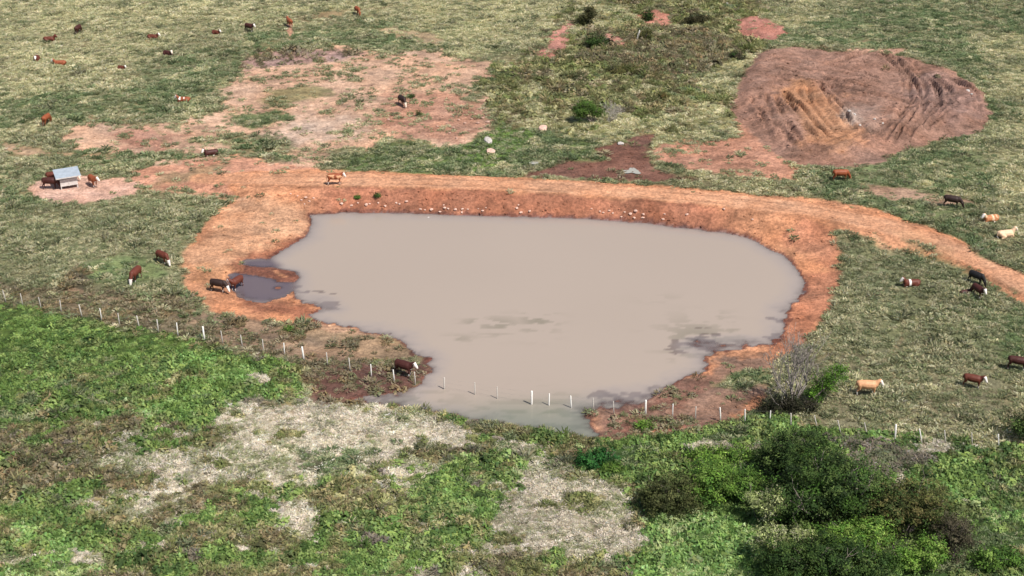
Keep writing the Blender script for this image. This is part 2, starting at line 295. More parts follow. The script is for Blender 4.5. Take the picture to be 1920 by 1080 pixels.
BARE_GAIN = 1.12
GROUND0 = S(140, 132, 98)
def cover(x, y, h):
    n = x.size
    soil = np.tile(GROUND0, (n, 1)); dens = np.ones(n); kind = np.full(n, PAST)
    rnd = np.random.default_rng(3).random(n)
    big = fbm(x, y, 11, 3, 101)
    kind = np.where(big + .35 * (rnd - .5) > .14, PALE, np.where(big + .35 * (rnd - .5) < -.30, GREEN, PAST))
    noise_cache = {}
    ragged = fbm(x * .7, y, 1.1, 3, 261); ragged2 = fbm(x, y, .45, 2, 262)
    for poly, sc, de, ki, warp, soft, op, ws in L:
        pa = np.asarray(poly); pad = warp + soft + 1
        lo = pa.min(0) - pad; hi = pa.max(0) + pad
        m = np.nonzero((x > lo[0]) & (x < hi[0]) & (y > lo[1]) & (y < hi[1]))[0]
        if not len(m): continue
        s = sdf_poly(x[m], y[m], poly)
        if ws not in noise_cache: noise_cache[ws] = fbm(x, y * .8, ws, 4, 200 + int(ws * 10))
        s = s + warp * 1.5 * noise_cache[ws][m] + min(warp, 1.0) * (1.1 * ragged[m] + .5 * ragged2[m])
        w = sstep(soft, -soft, s) * op
        if sc is not None: soil[m] = soil[m] * (1 - w[:, None]) + sc * w[:, None]
        if de is not None: dens[m] = dens[m] * (1 - w) + de * w
        if ki is not None: kind[m] = np.where(w > .1 + .8 * rnd[m], ki, kind[m])
    # the foreground is a patchwork of growth a pace or two across
    jn = (rnd - .5) * .22
    m1 = fbm(x * .8, y, 2.3, 4, 271) + jn; m2 = fbm(x * .7, y, 1.7, 4, 275) - jn; m3 = fbm(x, y, 3.6, 3, 279)
    fg = y < 104
    k0 = kind.copy()
    lu = fg & (k0 == LUSH)
    kind[lu & (m1 > .20)] = GREEN; kind[lu & (m1 < -.30)] = LUSHPALE; kind[lu & (m2 > .36)] = OLIVE; kind[lu & (m3 > .42)] = DRY
    ol = fg & (k0 == OLIVE)
    kind[ol & (m1 > .18)] = LUSH; kind[ol & (m1 < -.36)] = BROWN; kind[ol & (m2 > .34)] = DRY; kind[ol & (m3 < -.30)] = GREEN
    kind[ol & (m2 < -.42)] = GREY
    br = fg & (k0 == BROWN) & (dens > .8)
    kind[br & (m1 > .2)] = OLIVE; kind[br & (m2 > .3)] = DRY; kind[br & (m3 < -.3)] = LUSH
    dr_ = fg & (k0 == DRY)
    kind[dr_ & (m1 > .40) & (m2 > -.1)] = OLIVE; kind[dr_ & (m1 < -.55)] = GREEN
    gl = (~fg) & (k0 == OLIVE)
    kind[gl & (m1 > .14)] = PALE; kind[gl & (m2 > .34)] = BROWN; kind[gl & (m1 < -.3)] = GREEN
    pa_ = (~fg) & (k0 == GREEN)
    kind[pa_ & (m1 > .18)] = PAST; kind[pa_ & (m2 > .33)] = PALE
    pb_ = (k0 == PALE)
    kind[pb_ & (m1 < -.2)] = PAST
    sdp = sdf_box(x, y, POND, 30.0) + shore_wob(x, y)
    sdb = sdf_box(x, y, BAY, 4.0) + fbm(x, y, 2.2, 4, 31) * .4
    sw = np.minimum(sdp, sdb)
    # red inner bank between crest and waterline
    dc, side, zc = line_dist(x, y, CREST, CREST_Z)
    bank = sstep(1.5, 2.2, dc + .5 * fbm(x, y, 1.5, 2, 77)) * (side < 0) * sstep(9, 5, sdp) * sstep(-25, -19, x) * sstep(27, 20, x) * sstep(9.5, 7.5, dc)
    red = S(164, 104, 80) * 1.0
    soil = soil * (1 - .8 * bank[:, None]) + red * .8 * bank[:, None]
    crest = sstep(1.75, 1.35, dc + .25 * fbm(x, y, 1.2, 2, 76)) * (dens < .4)
    soil = soil * (1 - .75 * crest[:, None]) + S(224, 166, 128) * .75 * crest[:, None]
    rut = np.exp(-((dc - .85) / .2) ** 2) * (dens < .5) * sstep(-.4, .2, fbm(x, y, 6, 2, 79)); soil = soil * (1 - .26 * rut[:, None])
    rut2 = np.exp(-((dc - 1.9) / .22) ** 2) * (side < 0) * (dens < .4); soil = soil * (1 - .22 * rut2[:, None])
    wet = sstep(0.45, 0.12, sw + .35 * fbm(x, y, .8, 2, 78)) * (h < .5)
    south = sstep(100, 92, y)
    mud = S(118, 70, 56)[None] * (1 - south[:, None]) + S(104, 78, 72)[None] * south[:, None]
    soil = soil * (1 - .85 * wet[:, None]) + mud * .85 * wet[:, None]
    under = sstep(.02, -.06, h)[:, None] * (sw < .5)[:, None]
    soil = soil * (1 - under) + S(136, 118, 118) * under
    dens = np.where(sw < .25, 0, dens); dens = np.where(bank > .3, dens * .3, dens)
    gmud = 1 - dens
    tex = fbm(x * .55, y, 1.2, 4, 81) * .46 + fbm(x, y, 5, 3, 82) * .20 + fbm(x * .6, y, .45, 2, 83) * .30
    warm = fbm(x, y, 3.0, 3, 85)
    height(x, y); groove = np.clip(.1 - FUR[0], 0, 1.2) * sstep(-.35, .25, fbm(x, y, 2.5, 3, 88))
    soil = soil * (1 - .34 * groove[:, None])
    bare_ = sstep(.5, .2, dens)[:, None]; soil = soil * (1 + bare_ * (BARE_GAIN - 1)) 
    soil = soil * (1 - .04 * bare_) + soil.mean(1, keepdims=True) * .04 * bare_
    tex = tex * (1 - .45 * crest)
    soil = soil * (1 + tex[:, None]) * np.stack([1 + .0 * warm, 1 + .10 * warm, 1 + .18 * warm], 1)
    return soil, np.clip(dens, 0, 1), kind, np.maximum(wet, under[:, 0]), sw, dc

# ------------------------------------------------------------------ materials
def new_mat(name):
    m = bpy.data.materials.new(name); m.use_nodes = True; nt = m.node_tree
    return m, nt, nt.nodes['Principled BSDF']
def mat_ground():
    m, nt, b = new_mat('earth_and_turf'); N = nt.nodes; K = nt.links
    at = N.new('ShaderNodeAttribute'); at.attribute_name = 'soil'
    wt = N.new('ShaderNodeAttribute'); wt.attribute_name = 'wet'
    tc = N.new('ShaderNodeNewGeometry')
    n1 = N.new('ShaderNodeTexNoise'); n1.inputs['Scale'].default_value = 3.2; n1.inputs['Detail'].default_value = 6; n1.inputs['Roughness'].default_value = .7
    K.new(tc.outputs['Position'], n1.inputs['Vector'])
    n2 = N.new('ShaderNodeTexNoise'); n2.inputs['Scale'].default_value = .9; n2.inputs['Detail'].default_value = 5
    K.new(tc.outputs['Position'], n2.inputs['Vector'])
    mr = N.new('ShaderNodeMapRange'); mr.inputs[1].default_value = .36; mr.inputs[2].default_value = .64; mr.inputs[3].default_value = .66; mr.inputs[4].default_value = 1.34
    K.new(n1.outputs[0], mr.inputs[0])
    mr2 = N.new('ShaderNodeMapRange'); mr2.inputs[1].default_value = .3; mr2.inputs[2].default_value = .7; mr2.inputs[3].default_value = .86; mr2.inputs[4].default_value = 1.14
    K.new(n2.outputs[0], mr2.inputs[0])
    mu = N.new('ShaderNodeMath'); mu.operation = 'MULTIPLY'; K.new(mr.outputs[0], mu.inputs[0]); K.new(mr2.outputs[0], mu.inputs[1])
    vm = N.new('ShaderNodeVectorMath'); vm.operation = 'SCALE'; K.new(at.outputs['Color'], vm.inputs[0]); K.new(mu.outputs[0], vm.inputs['Scale'])
    K.new(vm.outputs[0], b.inputs['Base Color'])
    ro = N.new('ShaderNodeMapRange'); ro.inputs[3].default_value = .95; ro.inputs[4].default_value = .45
    K.new(wt.outputs['Fac'], ro.inputs[0]); K.new(ro.outputs[0], b.inputs['Roughness'])
    b.inputs['Specular IOR Level'].default_value = .25
    bp = N.new('ShaderNodeBump'); bp.inputs['Strength'].default_value = .8; bp.inputs['Distance'].default_value = .2
    K.new(n1.outputs[0], bp.inputs['Height']); K.new(bp.outputs[0], b.inputs['Normal'])
    return m
def mat_leaf(name, attr, inst, trans=.25, rough=.75):
    m, nt, b = new_mat(name); N = nt.nodes; K = nt.links
    at = N.new('ShaderNodeAttribute'); at.attribute_name = attr
    if inst: at.attribute_type = 'INSTANCER'
    lf = N.new('ShaderNodeAttribute'); lf.attribute_name = 'leaf'
    vm = N.new('ShaderNodeVectorMath'); vm.operation = 'MULTIPLY'
    K.new(at.outputs['Color'], vm.inputs[0])
    if inst: K.new(lf.outputs['Color'], vm.inputs[1])
    else: vm.inputs[1].default_value = (1, 1, 1)
    K.new(vm.outputs[0], b.inputs['Base Color']); b.inputs['Roughness'].default_value = rough
    b.inputs['Specular IOR Level'].default_value = .2
    tr = N.new('ShaderNodeBsdfTranslucent'); K.new(vm.outputs[0], tr.inputs['Color'])
    mx = N.new('ShaderNodeMixShader'); mx.inputs[0].default_value = trans
    K.new(b.outputs[0], mx.inputs[1]); K.new(tr.outputs[0], mx.inputs[2])
    K.new(mx.outputs[0], N['Material Output'].inputs['Surface'])
    return m
def mat_noise(name, col, var=.2, scale=6, rough=.8, metal=0.0, bump=.02, spec=.3):
    m, nt, b = new_mat(name); N = nt.nodes; K = nt.links
    tc = N.new('ShaderNodeTexCoord'); n1 = N.new('ShaderNodeTexNoise'); n1.inputs['Scale'].default_value = scale; n1.inputs['Detail'].default_value = 5
    K.new(tc.outputs['Object'], n1.inputs['Vector'])
    mr = N.new('ShaderNodeMapRange'); mr.inputs[1].default_value = .3; mr.inputs[2].default_value = .7; mr.inputs[3].default_value = 1 - var; mr.inputs[4].default_value = 1 + var
    K.new(n1.outputs[0], mr.inputs[0])
    vm = N.new('ShaderNodeVectorMath'); vm.operation = 'SCALE'; vm.inputs[0].default_value = tuple(col); K.new(mr.outputs[0], vm.inputs['Scale'])
    K.new(vm.outputs[0], b.inputs['Base Color']); b.inputs['Roughness'].default_value = rough; b.inputs['Metallic'].default_value = metal
    b.inputs['Specular IOR Level'].default_value = spec
    if bump:
        bp = N.new('ShaderNodeBump'); bp.inputs['Distance'].default_value = bump; K.new(n1.outputs[0], bp.inputs['Height']); K.new(bp.outputs[0], b.inputs['Normal'])
    return m
M_GROUND = mat_ground()
M_TUFT = mat_leaf('grass_blades', 'tint', True, .3)
M_CLOD, nt_, b_ = new_mat('soil_clod'); at_ = nt_.nodes.new('ShaderNodeAttribute'); at_.attribute_name = 'tint'; at_.attribute_type = 'INSTANCER'
nt_.links.new(at_.outputs['Color'], b_.inputs['Base Color']); b_.inputs['Roughness'].default_value = .95; b_.inputs['Specular IOR Level'].default_value = .15
M_FOL = mat_leaf('bush_leaves', 'tint', False, .25)
M_BARK = mat_noise('grey_bark', (.24, .20, .17), .35, 9, .9)
M_DEAD = mat_noise('bleached_twigs', (.42, .38, .34), .25, 9, .9)
M_TWIG = mat_noise('grey_brown_twigs', (.27, .235, .21), .35, 9, .9)
M_POSTW = mat_noise('limewashed_wood', (.80, .77, .72), .12, 8, .85)
M_POST = mat_noise('weathered_wood', (.52, .48, .43), .22, 12, .9)
M_WIRE = mat_noise('galvanised_wire', (.32, .31, .30), .1, 5, .5, .6, 0)
M_ROOF = mat_noise('galvanised_sheet', (.44, .49, .54), .10, 3, .5, .15, 0)
M_BOARD = mat_noise('sun_bleached_boards', (.60, .56, .53), .18, 5, .85)
M_ROCK = mat_noise('pale_rock', (.60, .40, .32), .28, 5, .9, 0, .05)
M_ROCKG = mat_noise('grey_rock', (.46, .42, .39), .25, 5, .9, 0, .05)

# ------------------------------------------------------------------ mesh helpers
def tag(o, label=None, cat=None, group=None, kind=None):
    if label: o['label'] = label
    if cat: o['category'] = cat
    if group: o['group'] = group
    if kind: o['kind'] = kind
    return o
def mesh_np(name, co, quads, mats, smooth=True, attrs=None):
    me = bpy.data.meshes.new(name)
    co = np.asarray(co, np.float32); quads = np.asarray(quads, np.int32); k = quads.shape[1]
    me.vertices.add(len(co)); me.vertices.foreach_set('co', co.ravel())
    me.loops.add(quads.size); me.loops.foreach_set('vertex_index', quads.ravel())
    me.polygons.add(len(quads)); me.polygons.foreach_set('loop_start', np.arange(0, quads.size, k, dtype=np.int32))
    me.polygons.foreach_set('loop_total', np.full(len(quads), k, np.int32))
    me.polygons.foreach_set('use_smooth', np.full(len(quads), smooth))
    me.update(calc_edges=True)
    for an, (ty, dom, arr) in (attrs or {}).items():
        a = me.attributes.new(an, ty, dom)
        a.data.foreach_set('color' if ty == 'FLOAT_COLOR' else ('vector' if ty == 'FLOAT_VECTOR' else 'value'), np.asarray(arr, np.int32 if ty == 'INT' else np.float32).ravel())
    for mt in mats: me.materials.append(mt)
    return me
def link(name, me, parent=None):
    o = bpy.data.objects.new(name, me); C.objects.link(o)
    if parent: o.parent = parent
    return o
def empty(name, loc, rz=0):
    o = bpy.data.objects.new(name, None); C.objects.link(o); o.location = loc; o.rotation_euler = (0, 0, rz); o.empty_display_size = .3
    return o
def rgba(a): return np.concatenate([a, np.ones((len(a), 1))], 1)

# ------------------------------------------------------------------ ground sheet, split into its kinds
def half_w(y): return np.maximum(38 + (y - 75) * .335, 38)
xn = np.concatenate([[-60, -20, -8, -4, -2.4, -1.7], np.linspace(-1.28, 1.28, 700), [1.7, 2.4, 4, 8, 20, 60]])
ys = np.concatenate([[-2500, -600, -150, -20, 25, 45, 57, 63], sorted(row_y(v) for v in np.concatenate([np.arange(-130, 80, 2.7), np.arange(80, 420, 1.45), np.arange(420, 1190, 2.7)])), [300, 340, 420, 600, 1200, 3000]])
ys = np.array(sorted(ys))
gx = xn[None, :] * half_w(ys)[:, None]; gy = np.repeat(ys[:, None], len(xn), 1)
gz = height(gx, gy)
fx, fy, fz = gx.ravel(), gy.ravel(), gz.ravel()
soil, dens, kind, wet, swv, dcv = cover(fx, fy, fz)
nr, nc = gx.shape
# tint of the turf under tussocks, from its kind
idx = np.arange(nr * nc).reshape(nr, nc)
q = np.stack([idx[:-1, :-1], idx[:-1, 1:], idx[1:, 1:], idx[1:, :-1]], -1).reshape(-1, 4)
co = np.stack([fx, fy, fz], 1)
e1 = np.zeros_like(co.reshape(nr, nc, 3)); G = co.reshape(nr, nc, 3)
dxv = np.gradient(G, axis=1); dyv = np.gradient(G, axis=0)
nor = np.cross(dxv, dyv); nor /= np.linalg.norm(nor, axis=2, keepdims=True); nor = nor.reshape(-1, 3)
fm = co[q].mean(1)
fd = dens[q].mean(1); fdc = dcv[q].mean(1); fsw = swv[q].mean(1)
in_mound = sdf_box(fm[:, 0], fm[:, 1], MOUND, 3) < .2
_, fside, _ = line_dist(fm[:, 0], fm[:, 1], CREST)
reg = np.where(fd < .3, 1, 0)
reg = np.where((fdc < 2.4) & (fd < .35) & (fsw > 0), 2, reg)
reg = np.where(in_mound, 3, reg)
reg = np.where((fsw < 0) & (fm[:, 2] < 0), 4, reg)
for r_, (nm, lb) in enumerate([('pasture_ground', 'green and straw coloured pasture round the pond'), ('bare_earth', 'bare red and tan earth round the pond and on the eroded slope'), ('dirt_track', 'orange dirt track running along the crest of the dam'), ('spoil_heap', 'heap of dug soil scored by machine tracks, upper right'), ('pond_bed', 'wet mud under the pond water')]):
    f = q[reg == r_]
    used, inv = np.unique(f, return_inverse=True)
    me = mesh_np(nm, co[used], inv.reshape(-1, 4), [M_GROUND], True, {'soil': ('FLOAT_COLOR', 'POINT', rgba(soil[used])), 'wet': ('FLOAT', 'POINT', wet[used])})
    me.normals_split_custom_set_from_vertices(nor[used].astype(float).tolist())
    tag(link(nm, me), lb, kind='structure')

# ------------------------------------------------------------------ water
def mat_water():
    m, nt, b = new_mat('muddy_water'); N = nt.nodes; K = nt.links
    col = N.new('ShaderNodeAttribute'); col.attribute_name = 'mud'
    al = N.new('ShaderNodeAttribute'); al.attribute_name = 'turbid'
    tc = N.new('ShaderNodeNewGeometry')
    nz = N.new('ShaderNodeTexNoise'); nz.inputs['Scale'].default_value = 5; nz.inputs['Detail'].default_value = 3
    K.new(tc.outputs['Position'], nz.inputs['Vector'])
    bp = N.new('ShaderNodeBump'); bp.inputs['Distance'].default_value = .012; bp.inputs['Strength'].default_value = .6; K.new(nz.outputs[0], bp.inputs['Height'])
    df = N.new('ShaderNodeBsdfDiffuse'); K.new(col.outputs['Color'], df.inputs['Color'])
    tp = N.new('ShaderNodeBsdfTransparent'); tp.inputs['Color'].default_value = (.80, .78, .80, 1)
    m1 = N.new('ShaderNodeMixShader'); K.new(al.outputs['Fac'], m1.inputs[0]); K.new(tp.outputs[0], m1.inputs[1]); K.new(df.outputs[0], m1.inputs[2])
    gl = N.new('ShaderNodeBsdfGlossy'); gl.inputs['Roughness'].default_value = .03; K.new(bp.outputs[0], gl.inputs['Normal'])
    fr = N.new('ShaderNodeFresnel'); fr.inputs['IOR'].default_value = 1.34; K.new(bp.outputs[0], fr.inputs['Normal'])
    m2 = N.new('ShaderNodeMixShader'); K.new(fr.outputs[0], m2.inputs[0]); K.new(m1.outputs[0], m2.inputs[1]); K.new(gl.outputs[0], m2.inputs[2])
    K.new(m2.outputs[0], N['Material Output'].inputs['Surface'])
    N.remove(b)
    return m
M_WATER = mat_water()
DARK = [(600,547,2.3,.22,1),(626,549,.8,.25,1),(612,572,2.2,.35,1),(632,579,1.2,.3,1),(1313,640,2.6,1.3,1),(1280,655,1.8,.6,.9),(1335,650,1.6,1.0,1),(1300,628,1.6,.4,.8),(1190,738,2.0,.5,1),(1140,745,2.2,.6,1),(1170,752,2.2,.5,1),(1230,728,1.2,.3,.9),(1300,700,1,.3,.8),(1458,600,1,.5,.8),(1450,632,1.3,.5,.8),(700,748,2.5,.3,1),(1105,772,1.6,.4,.9),(545,520,1.0,.9,.8),(560,535,1.0,.5,.8)]
WEED = [(935,612,2.2,1.2,.8),(1015,583,1.2,.5,1),(1010,600,1.8,1.2,.9),(890,603,1.3,.5,.7),(1005,612,2,1.5,.6),(1380,622,1.6,1,.6),(1330,592,2,.8,.5),(1240,560,2.5,.6,.25),(860,635,1.6,.5,.6),(1030,790,5,2.4,.9),(940,782,4,1.5,.7),(760,752,4,1.5,.7),(1310,640,3.5,2.5,.9)]
def water_sheet(name, u0, u1, v0, v1, step, mask, label):
    a = P(u0, v1); b_ = P(u1, v0); w0 = min(P(u0, v1)[0], P(u0, v0)[0]); w1 = max(P(u1, v0)[0], P(u1, v1)[0])
    X, Y = np.meshgrid(np.arange(w0, w1, step), np.arange(a[1], b_[1], step * 1.3))
    x, y = X.ravel(), Y.ravel(); hz = height(x, y)
    dep = np.clip(-hz, 0, 3)
    tur = 1 - .85 * np.exp(-dep * 26.0)
    wd = np.zeros(x.size)
    for (u, v, rx, ry, k) in WEED:
        c = P(u, v); wd = np.maximum(wd, k * np.exp(-((x - c[0]) / rx) ** 2 - ((y - c[1]) / ry / 1.6) ** 2))
    str_ = sstep(.18, .36, fbm(x * .45, y * 1.3, 1.0, 4, 91) + .12)
    wd = wd * str_
    dk = np.zeros(x.size)
    for (u, v, rx, ry, k) in DARK:
        c = P(u, v); dk = np.maximum(dk, k * np.exp(-((x - c[0]) / rx) ** 2 - ((y - c[1]) / ry / 2.0) ** 2))
    dk = sstep(.34, .46, dk * (.60 + 1.5 * fbm(x * .6, y * 1.2, .8, 4, 93)))
    big = fbm(x, y, 16, 2, 95)
    mud = S(194, 178, 164)[None] * (1 + .035 * big[:, None]) 
    mud = mud * (1 - .55 * wd[:, None]) + S(112, 112, 88)[None] * .55 * wd[:, None]
    mud = mud * (1 - .62 * dk[:, None]) + S(104, 88, 86)[None] * .62 * dk[:, None]
    shallow = sstep(.32, .02, dep)[:, None]
    mud = mud * (1 - .45 * shallow) + S(172, 164, 166)[None] * .45 * shallow
    bay = sstep(1.0, -.4, sdf_box(x, y, BAY, 4))[:, None]
    mud = mud * (1 - .85 * bay) + S(104, 92, 104)[None] * .85 * bay
    tur = tur * (1 - .0 * bay[:, 0])
    south = sstep(100, 93, y + 2 * fbm(x, y, 5, 2, 98))[:, None]
    mud = mud * (1 - .6 * south) + S(126, 140, 124)[None] * .6 * south
    ok = (hz < .05) & mask(x, y)
    ix = np.arange(x.size).reshape(X.shape)
    qq = np.stack([ix[:-1, :-1], ix[:-1, 1:], ix[1:, 1:], ix[1:, :-1]], -1).reshape(-1, 4)
    qq = qq[ok[qq].any(1)]
    used, inv = np.unique(qq, return_inverse=True)
    me = mesh_np(name, np.stack([x, y, np.zeros(x.size)], 1)[used], inv.reshape(-1, 4), [M_WATER], True, {'mud': ('FLOAT_COLOR', 'POINT', rgba(mud[used])), 'turbid': ('FLOAT', 'POINT', tur[used])})
    return tag(link(name, me), label, kind='structure')
water_sheet('pond_water', 380, 1540, 392, 835, .22, lambda x, y: np.minimum(sdf_box(x, y, POND, 5), sdf_box(x, y, BAY, 5)) < 1.5, 'calm muddy beige water of the farm pond')

# little puddles on the far side of the dam, each a dished blob laid in a hollow
def puddle(u, v, rx, ry, name, label, col, rot=0):
    c = W(u, v); n = 26; rr = [1 + .3 * math.sin(3 * a + u) + .15 * math.sin(5 * a) for a in [i * math.tau / n for i in range(n)]]
    bm = bmesh.new(); vs = []
    top = -1e9
    for i in range(n):
        a = i * math.tau / n; px = rx * rr[i] * math.cos(a); py = ry * rr[i] * math.sin(a)
        X = c.x + px * math.cos(rot) - py * math.sin(rot); Y = c.y + px * math.sin(rot) + py * math.cos(rot)
        hh = H1(X, Y); vs.append((X, Y, hh))
    zs = float(np.mean([p[2] for p in vs])) + .07
    bm.faces.new([bm.verts.new((p[0], p[1], zs)) for p in vs])
    me = bpy.data.meshes.new(name); bm.to_mesh(me); bm.free(); me.materials.append(col)
    return tag(link(name, me), label, kind='structure')
def mat_puddle(name, c):
    m, nt, b = new_mat(name); b.inputs['Base Color'].default_value = (*c, 1); b.inputs['Roughness'].default_value = .06; b.inputs['IOR'].default_value = 1.33
    nz = nt.nodes.new('ShaderNodeTexNoise'); nz.inputs['Scale'].default_value = 2
    bp = nt.nodes.new('ShaderNodeBump'); bp.inputs['Distance'].default_value = .003; nt.links.new(nz.outputs[0], bp.inputs['Height']); nt.links.new(bp.outputs[0], b.inputs['Normal'])
    return m
M_PUD = mat_puddle('puddle_water', (.33, .32, .28))
puddle(1185, 322, .95, .8, 'puddle', 'pale murky puddle in the red mud behind the dam', M_PUD)
puddle(998, 306, 1.0, .45, 'puddle', 'narrow silvery puddle in the grass left of the wet mud', M_PUD)
puddle(1362, 10, 1.1, 1.6, 'puddle', 'bright patch of water in the gully at the top edge', M_PUD)

# ------------------------------------------------------------------ ground cover plants, as instanced clumps
PAL = {
 PAST: [(138,142,102),(128,134,94),(152,152,114),(178,172,134),(122,130,90),(164,160,122)],
 PALE: [(192,186,142),(176,174,128),(206,198,158),(154,156,112)],
 GREEN: [(120,136,92),(106,124,80),(140,150,106),(160,160,120),(100,114,74)],
 LUSH: [(114,142,66),(94,124,56),(134,158,80),(80,106,52),(122,136,76)],
 DRY: [(200,190,170),(188,178,158),(208,198,182),(172,164,142),(150,150,116),(194,186,162),(132,138,94)],
 BROWN: [(132,120,92),(112,106,76),(152,140,110),(118,122,82),(142,124,88)],
 OLIVE: [(136,138,84),(116,126,70),(162,158,108),(106,108,66),(146,134,94)],
 LUSHPALE: [(120,158,76),(144,174,96),(100,136,64),(164,180,116)],
 GREY: [(142,132,118),(120,112,96),(118,124,92)],
}
proto_col = bpy.data.collections.new('clump_prototypes')
rg = np.random.default_rng(11)
def clump_mesh(name, n, rad, hgt, leaf, up, blade, seed):
    g = np.random.default_rng(seed)
    th = g.random(n) * math.tau; ph = np.sqrt(g.random(n)); 
    x = np.cos(th) * ph * rad * (.75 + .5 * g.random(n)); y = np.sin(th) * ph * rad * (.75 + .5 * g.random(n))
    z = hgt * (1 - ph ** 2) * (.55 + .6 * g.random(n)) + .02
    cos_, leafc = [], []
    for i in range(n):
        nd = Vector((x[i] * 1.1 / rad + g.normal() * .45, y[i] * 1.1 / rad + g.normal() * .45, up + abs(g.normal()) * .3)).normalized()
        a = nd.orthogonal().normalized(); a.rotate(Matrix.Rotation(g.random() * math.tau, 3, nd)); b = nd.cross(a)
        s = leaf * (.6 + .8 * g.random()); l = s * blade
        p = Vector((x[i], y[i], z[i]))
        if blade > 1.6:       # grass blade, arching outward and up
            a = Vector((x[i] / rad * 1.3 + g.normal() * .5, y[i] / rad * 1.3 + g.normal() * .5, .45 + .5 * g.random())).normalized()
            b = a.cross(Vector((g.normal(), g.normal(), .3))).normalized()
            p = p * .75
        cos_ += [p - b * s * .5, p + b * s * .5, p + a * l + b * s * .22, p + a * l - b * s * .22]
        v = .80 + .36 * g.random(); leafc += [(v * (1 + .06 * g.normal()), v, v * (1 + .08 * g.normal()), 1)] * 4
    q = np.arange(4 * n).reshape(n, 4)
    me = mesh_np(name, [tuple(c) for c in cos_], q, [M_TUFT], False, {'leaf': ('FLOAT_COLOR', 'POINT', leafc)})
    o = bpy.data.objects.new(name, me); proto_col.objects.link(o); return o
for i in range(4): clump_mesh('a_tussock_%d' % i, 44, .36, .18, .065, .9, 3.0, 20 + i)        # 0-3 grass
for i in range(3): clump_mesh('b_leafy_%d' % i, 60, .38, .34, .12, .6, 1.2, 30 + i)          # 4-6 leafy
for i in range(3): clump_mesh('c_scrub_%d' % i, 56, .36, .46, .045, .5, 4.5, 40 + i)           # 7-9 rank grass
for i in range(3):
    r_ = random.Random(60 + i); bm = bmesh.new(); bmesh.ops.create_icosphere(bm, subdivisions=1, radius=.5)
    for v in bm.verts: v.co *= r_.uniform(.7, 1.15); v.co.z *= .6
    me = bpy.data.meshes.new('d_clod_%d' % i); bm.to_mesh(me); bm.free(); me.materials.append(M_CLOD)
    proto_col.objects.link(bpy.data.objects.new('d_clod_%d' % i, me))
tree_ng = bpy.data.node_groups.new('scatter_clumps', 'GeometryNodeTree')
tree_ng.interface.new_socket('Geometry', in_out='INPUT', socket_type='NodeSocketGeometry')
tree_ng.interface.new_socket('Geometry', in_out='OUTPUT', socket_type='NodeSocketGeometry')
N = tree_ng.nodes; K = tree_ng.links
gi = N.new('NodeGroupInput'); go = N.new('NodeGroupOutput')
ci = N.new('GeometryNodeCollectionInfo'); ci.inputs['Collection'].default_value = proto_col
ci.inputs['Separate Children'].default_value = True; ci.inputs['Reset Children'].default_value = True
ip = N.new('GeometryNodeInstanceOnPoints'); ip.inputs['Pick Instance'].default_value = True
def named(nm, ty):
    n = N.new('GeometryNodeInputNamedAttribute'); n.data_type = ty; n.inputs['Name'].default_value = nm; return n.outputs['Attribute']
K.new(gi.outputs[0], ip.inputs['Points']); K.new(ci.outputs[0], ip.inputs['Instance'])
K.new(named('proto', 'INT'), ip.inputs['Instance Index']); K.new(named('rot', 'FLOAT_VECTOR'), ip.inputs['Rotation']); K.new(named('scl', 'FLOAT_VECTOR'), ip.inputs['Scale'])
K.new(ip.outputs[0], go.inputs[0])

def scatter_points(n, y0, y1, seed):
    g = np.random.default_rng(seed)
    y = y0 + (y1 - y0) * g.random(n * 3)
    w = half_w(y) * 1.13; keep = g.random(n * 3) < w / w.max()
    y = y[keep][:n]; x = (g.random(len(y)) * 2 - 1) * half_w(y) * 1.13
    return x, y, g
def build_scatter(name, sel, x, y, z, kind, g, label, cat, protos, smin, smax, zf):
    x, y, z, k = x[sel], y[sel], z[sel], kind[sel]; n = len(x)
    t = np.clip(.5 + .75 * fbm(x * .8, y, 1.8, 3, 301) + .24 * g.normal(size=n), 0, .999)
    tint = np.zeros((n, 3))
    for kk, pal in PAL.items():
        m = k == kk
        if not m.any(): continue
        pa = np.array([S(*c) for c in pal]); order = g.permutation(len(pal)) if False else np.arange(len(pal))
        tt = t[m] * len(pal); i0 = np.minimum(tt.astype(int), len(pal) - 1)
        tint[m] = pa[i0]
    tint = tint * .86 + tint.mean(1, keepdims=True) * .14
    tint *= np.where(k == DRY, 1.12, np.where(k == BROWN, .95, 1))[:, None]
    tint *= TUFT_GAIN * (1 + .06 * g.normal(size=(n, 1))) * (1 + .22 * fbm(x, y, 6, 3, 305))[:, None]
    tint = np.clip(tint, .01, .85)
    s = smin + (smax - smin) * g.random(n) ** 1.6
    s *= 1 + .55 * fbm(x, y, 4, 3, 306)
    odd = g.random(n) < .03; tint[odd] *= .55; s[odd] *= 1.35
    scl = np.stack([s * (.9 + .5 * g.random(n)), s, s * zf * (.7 + .6 * g.random(n))], 1)
    rot = np.stack([g.normal(size=n) * .1, g.normal(size=n) * .1, g.random(n) * math.tau], 1)
    me = bpy.data.meshes.new(name); me.vertices.add(n); me.vertices.foreach_set('co', np.stack([x, y, z - .02], 1).astype(np.float32).ravel())
    for an, ty, arr in (('tint', 'FLOAT_COLOR', rgba(tint)), ('rot', 'FLOAT_VECTOR', rot), ('scl', 'FLOAT_VECTOR', scl), ('proto', 'INT', g.choice(protos, n))):
        a = me.attributes.new(an, ty, 'POINT'); a.data.foreach_set('color' if ty == 'FLOAT_COLOR' else ('vector' if ty == 'FLOAT_VECTOR' else 'value'), np.asarray(arr, np.int32 if ty == 'INT' else np.float32).ravel())
    o = link(name, me); md = o.modifiers.new('scatter', 'NODES'); md.node_group = tree_ng
    return tag(o, label, cat, kind='stuff')
TUFT_GAIN = 1.94
x, y, g = scatter_points(230000, 70, 262, 5)
z = height(x, y); so, de, ki, we, sw_, dc_ = cover(x, y, z)
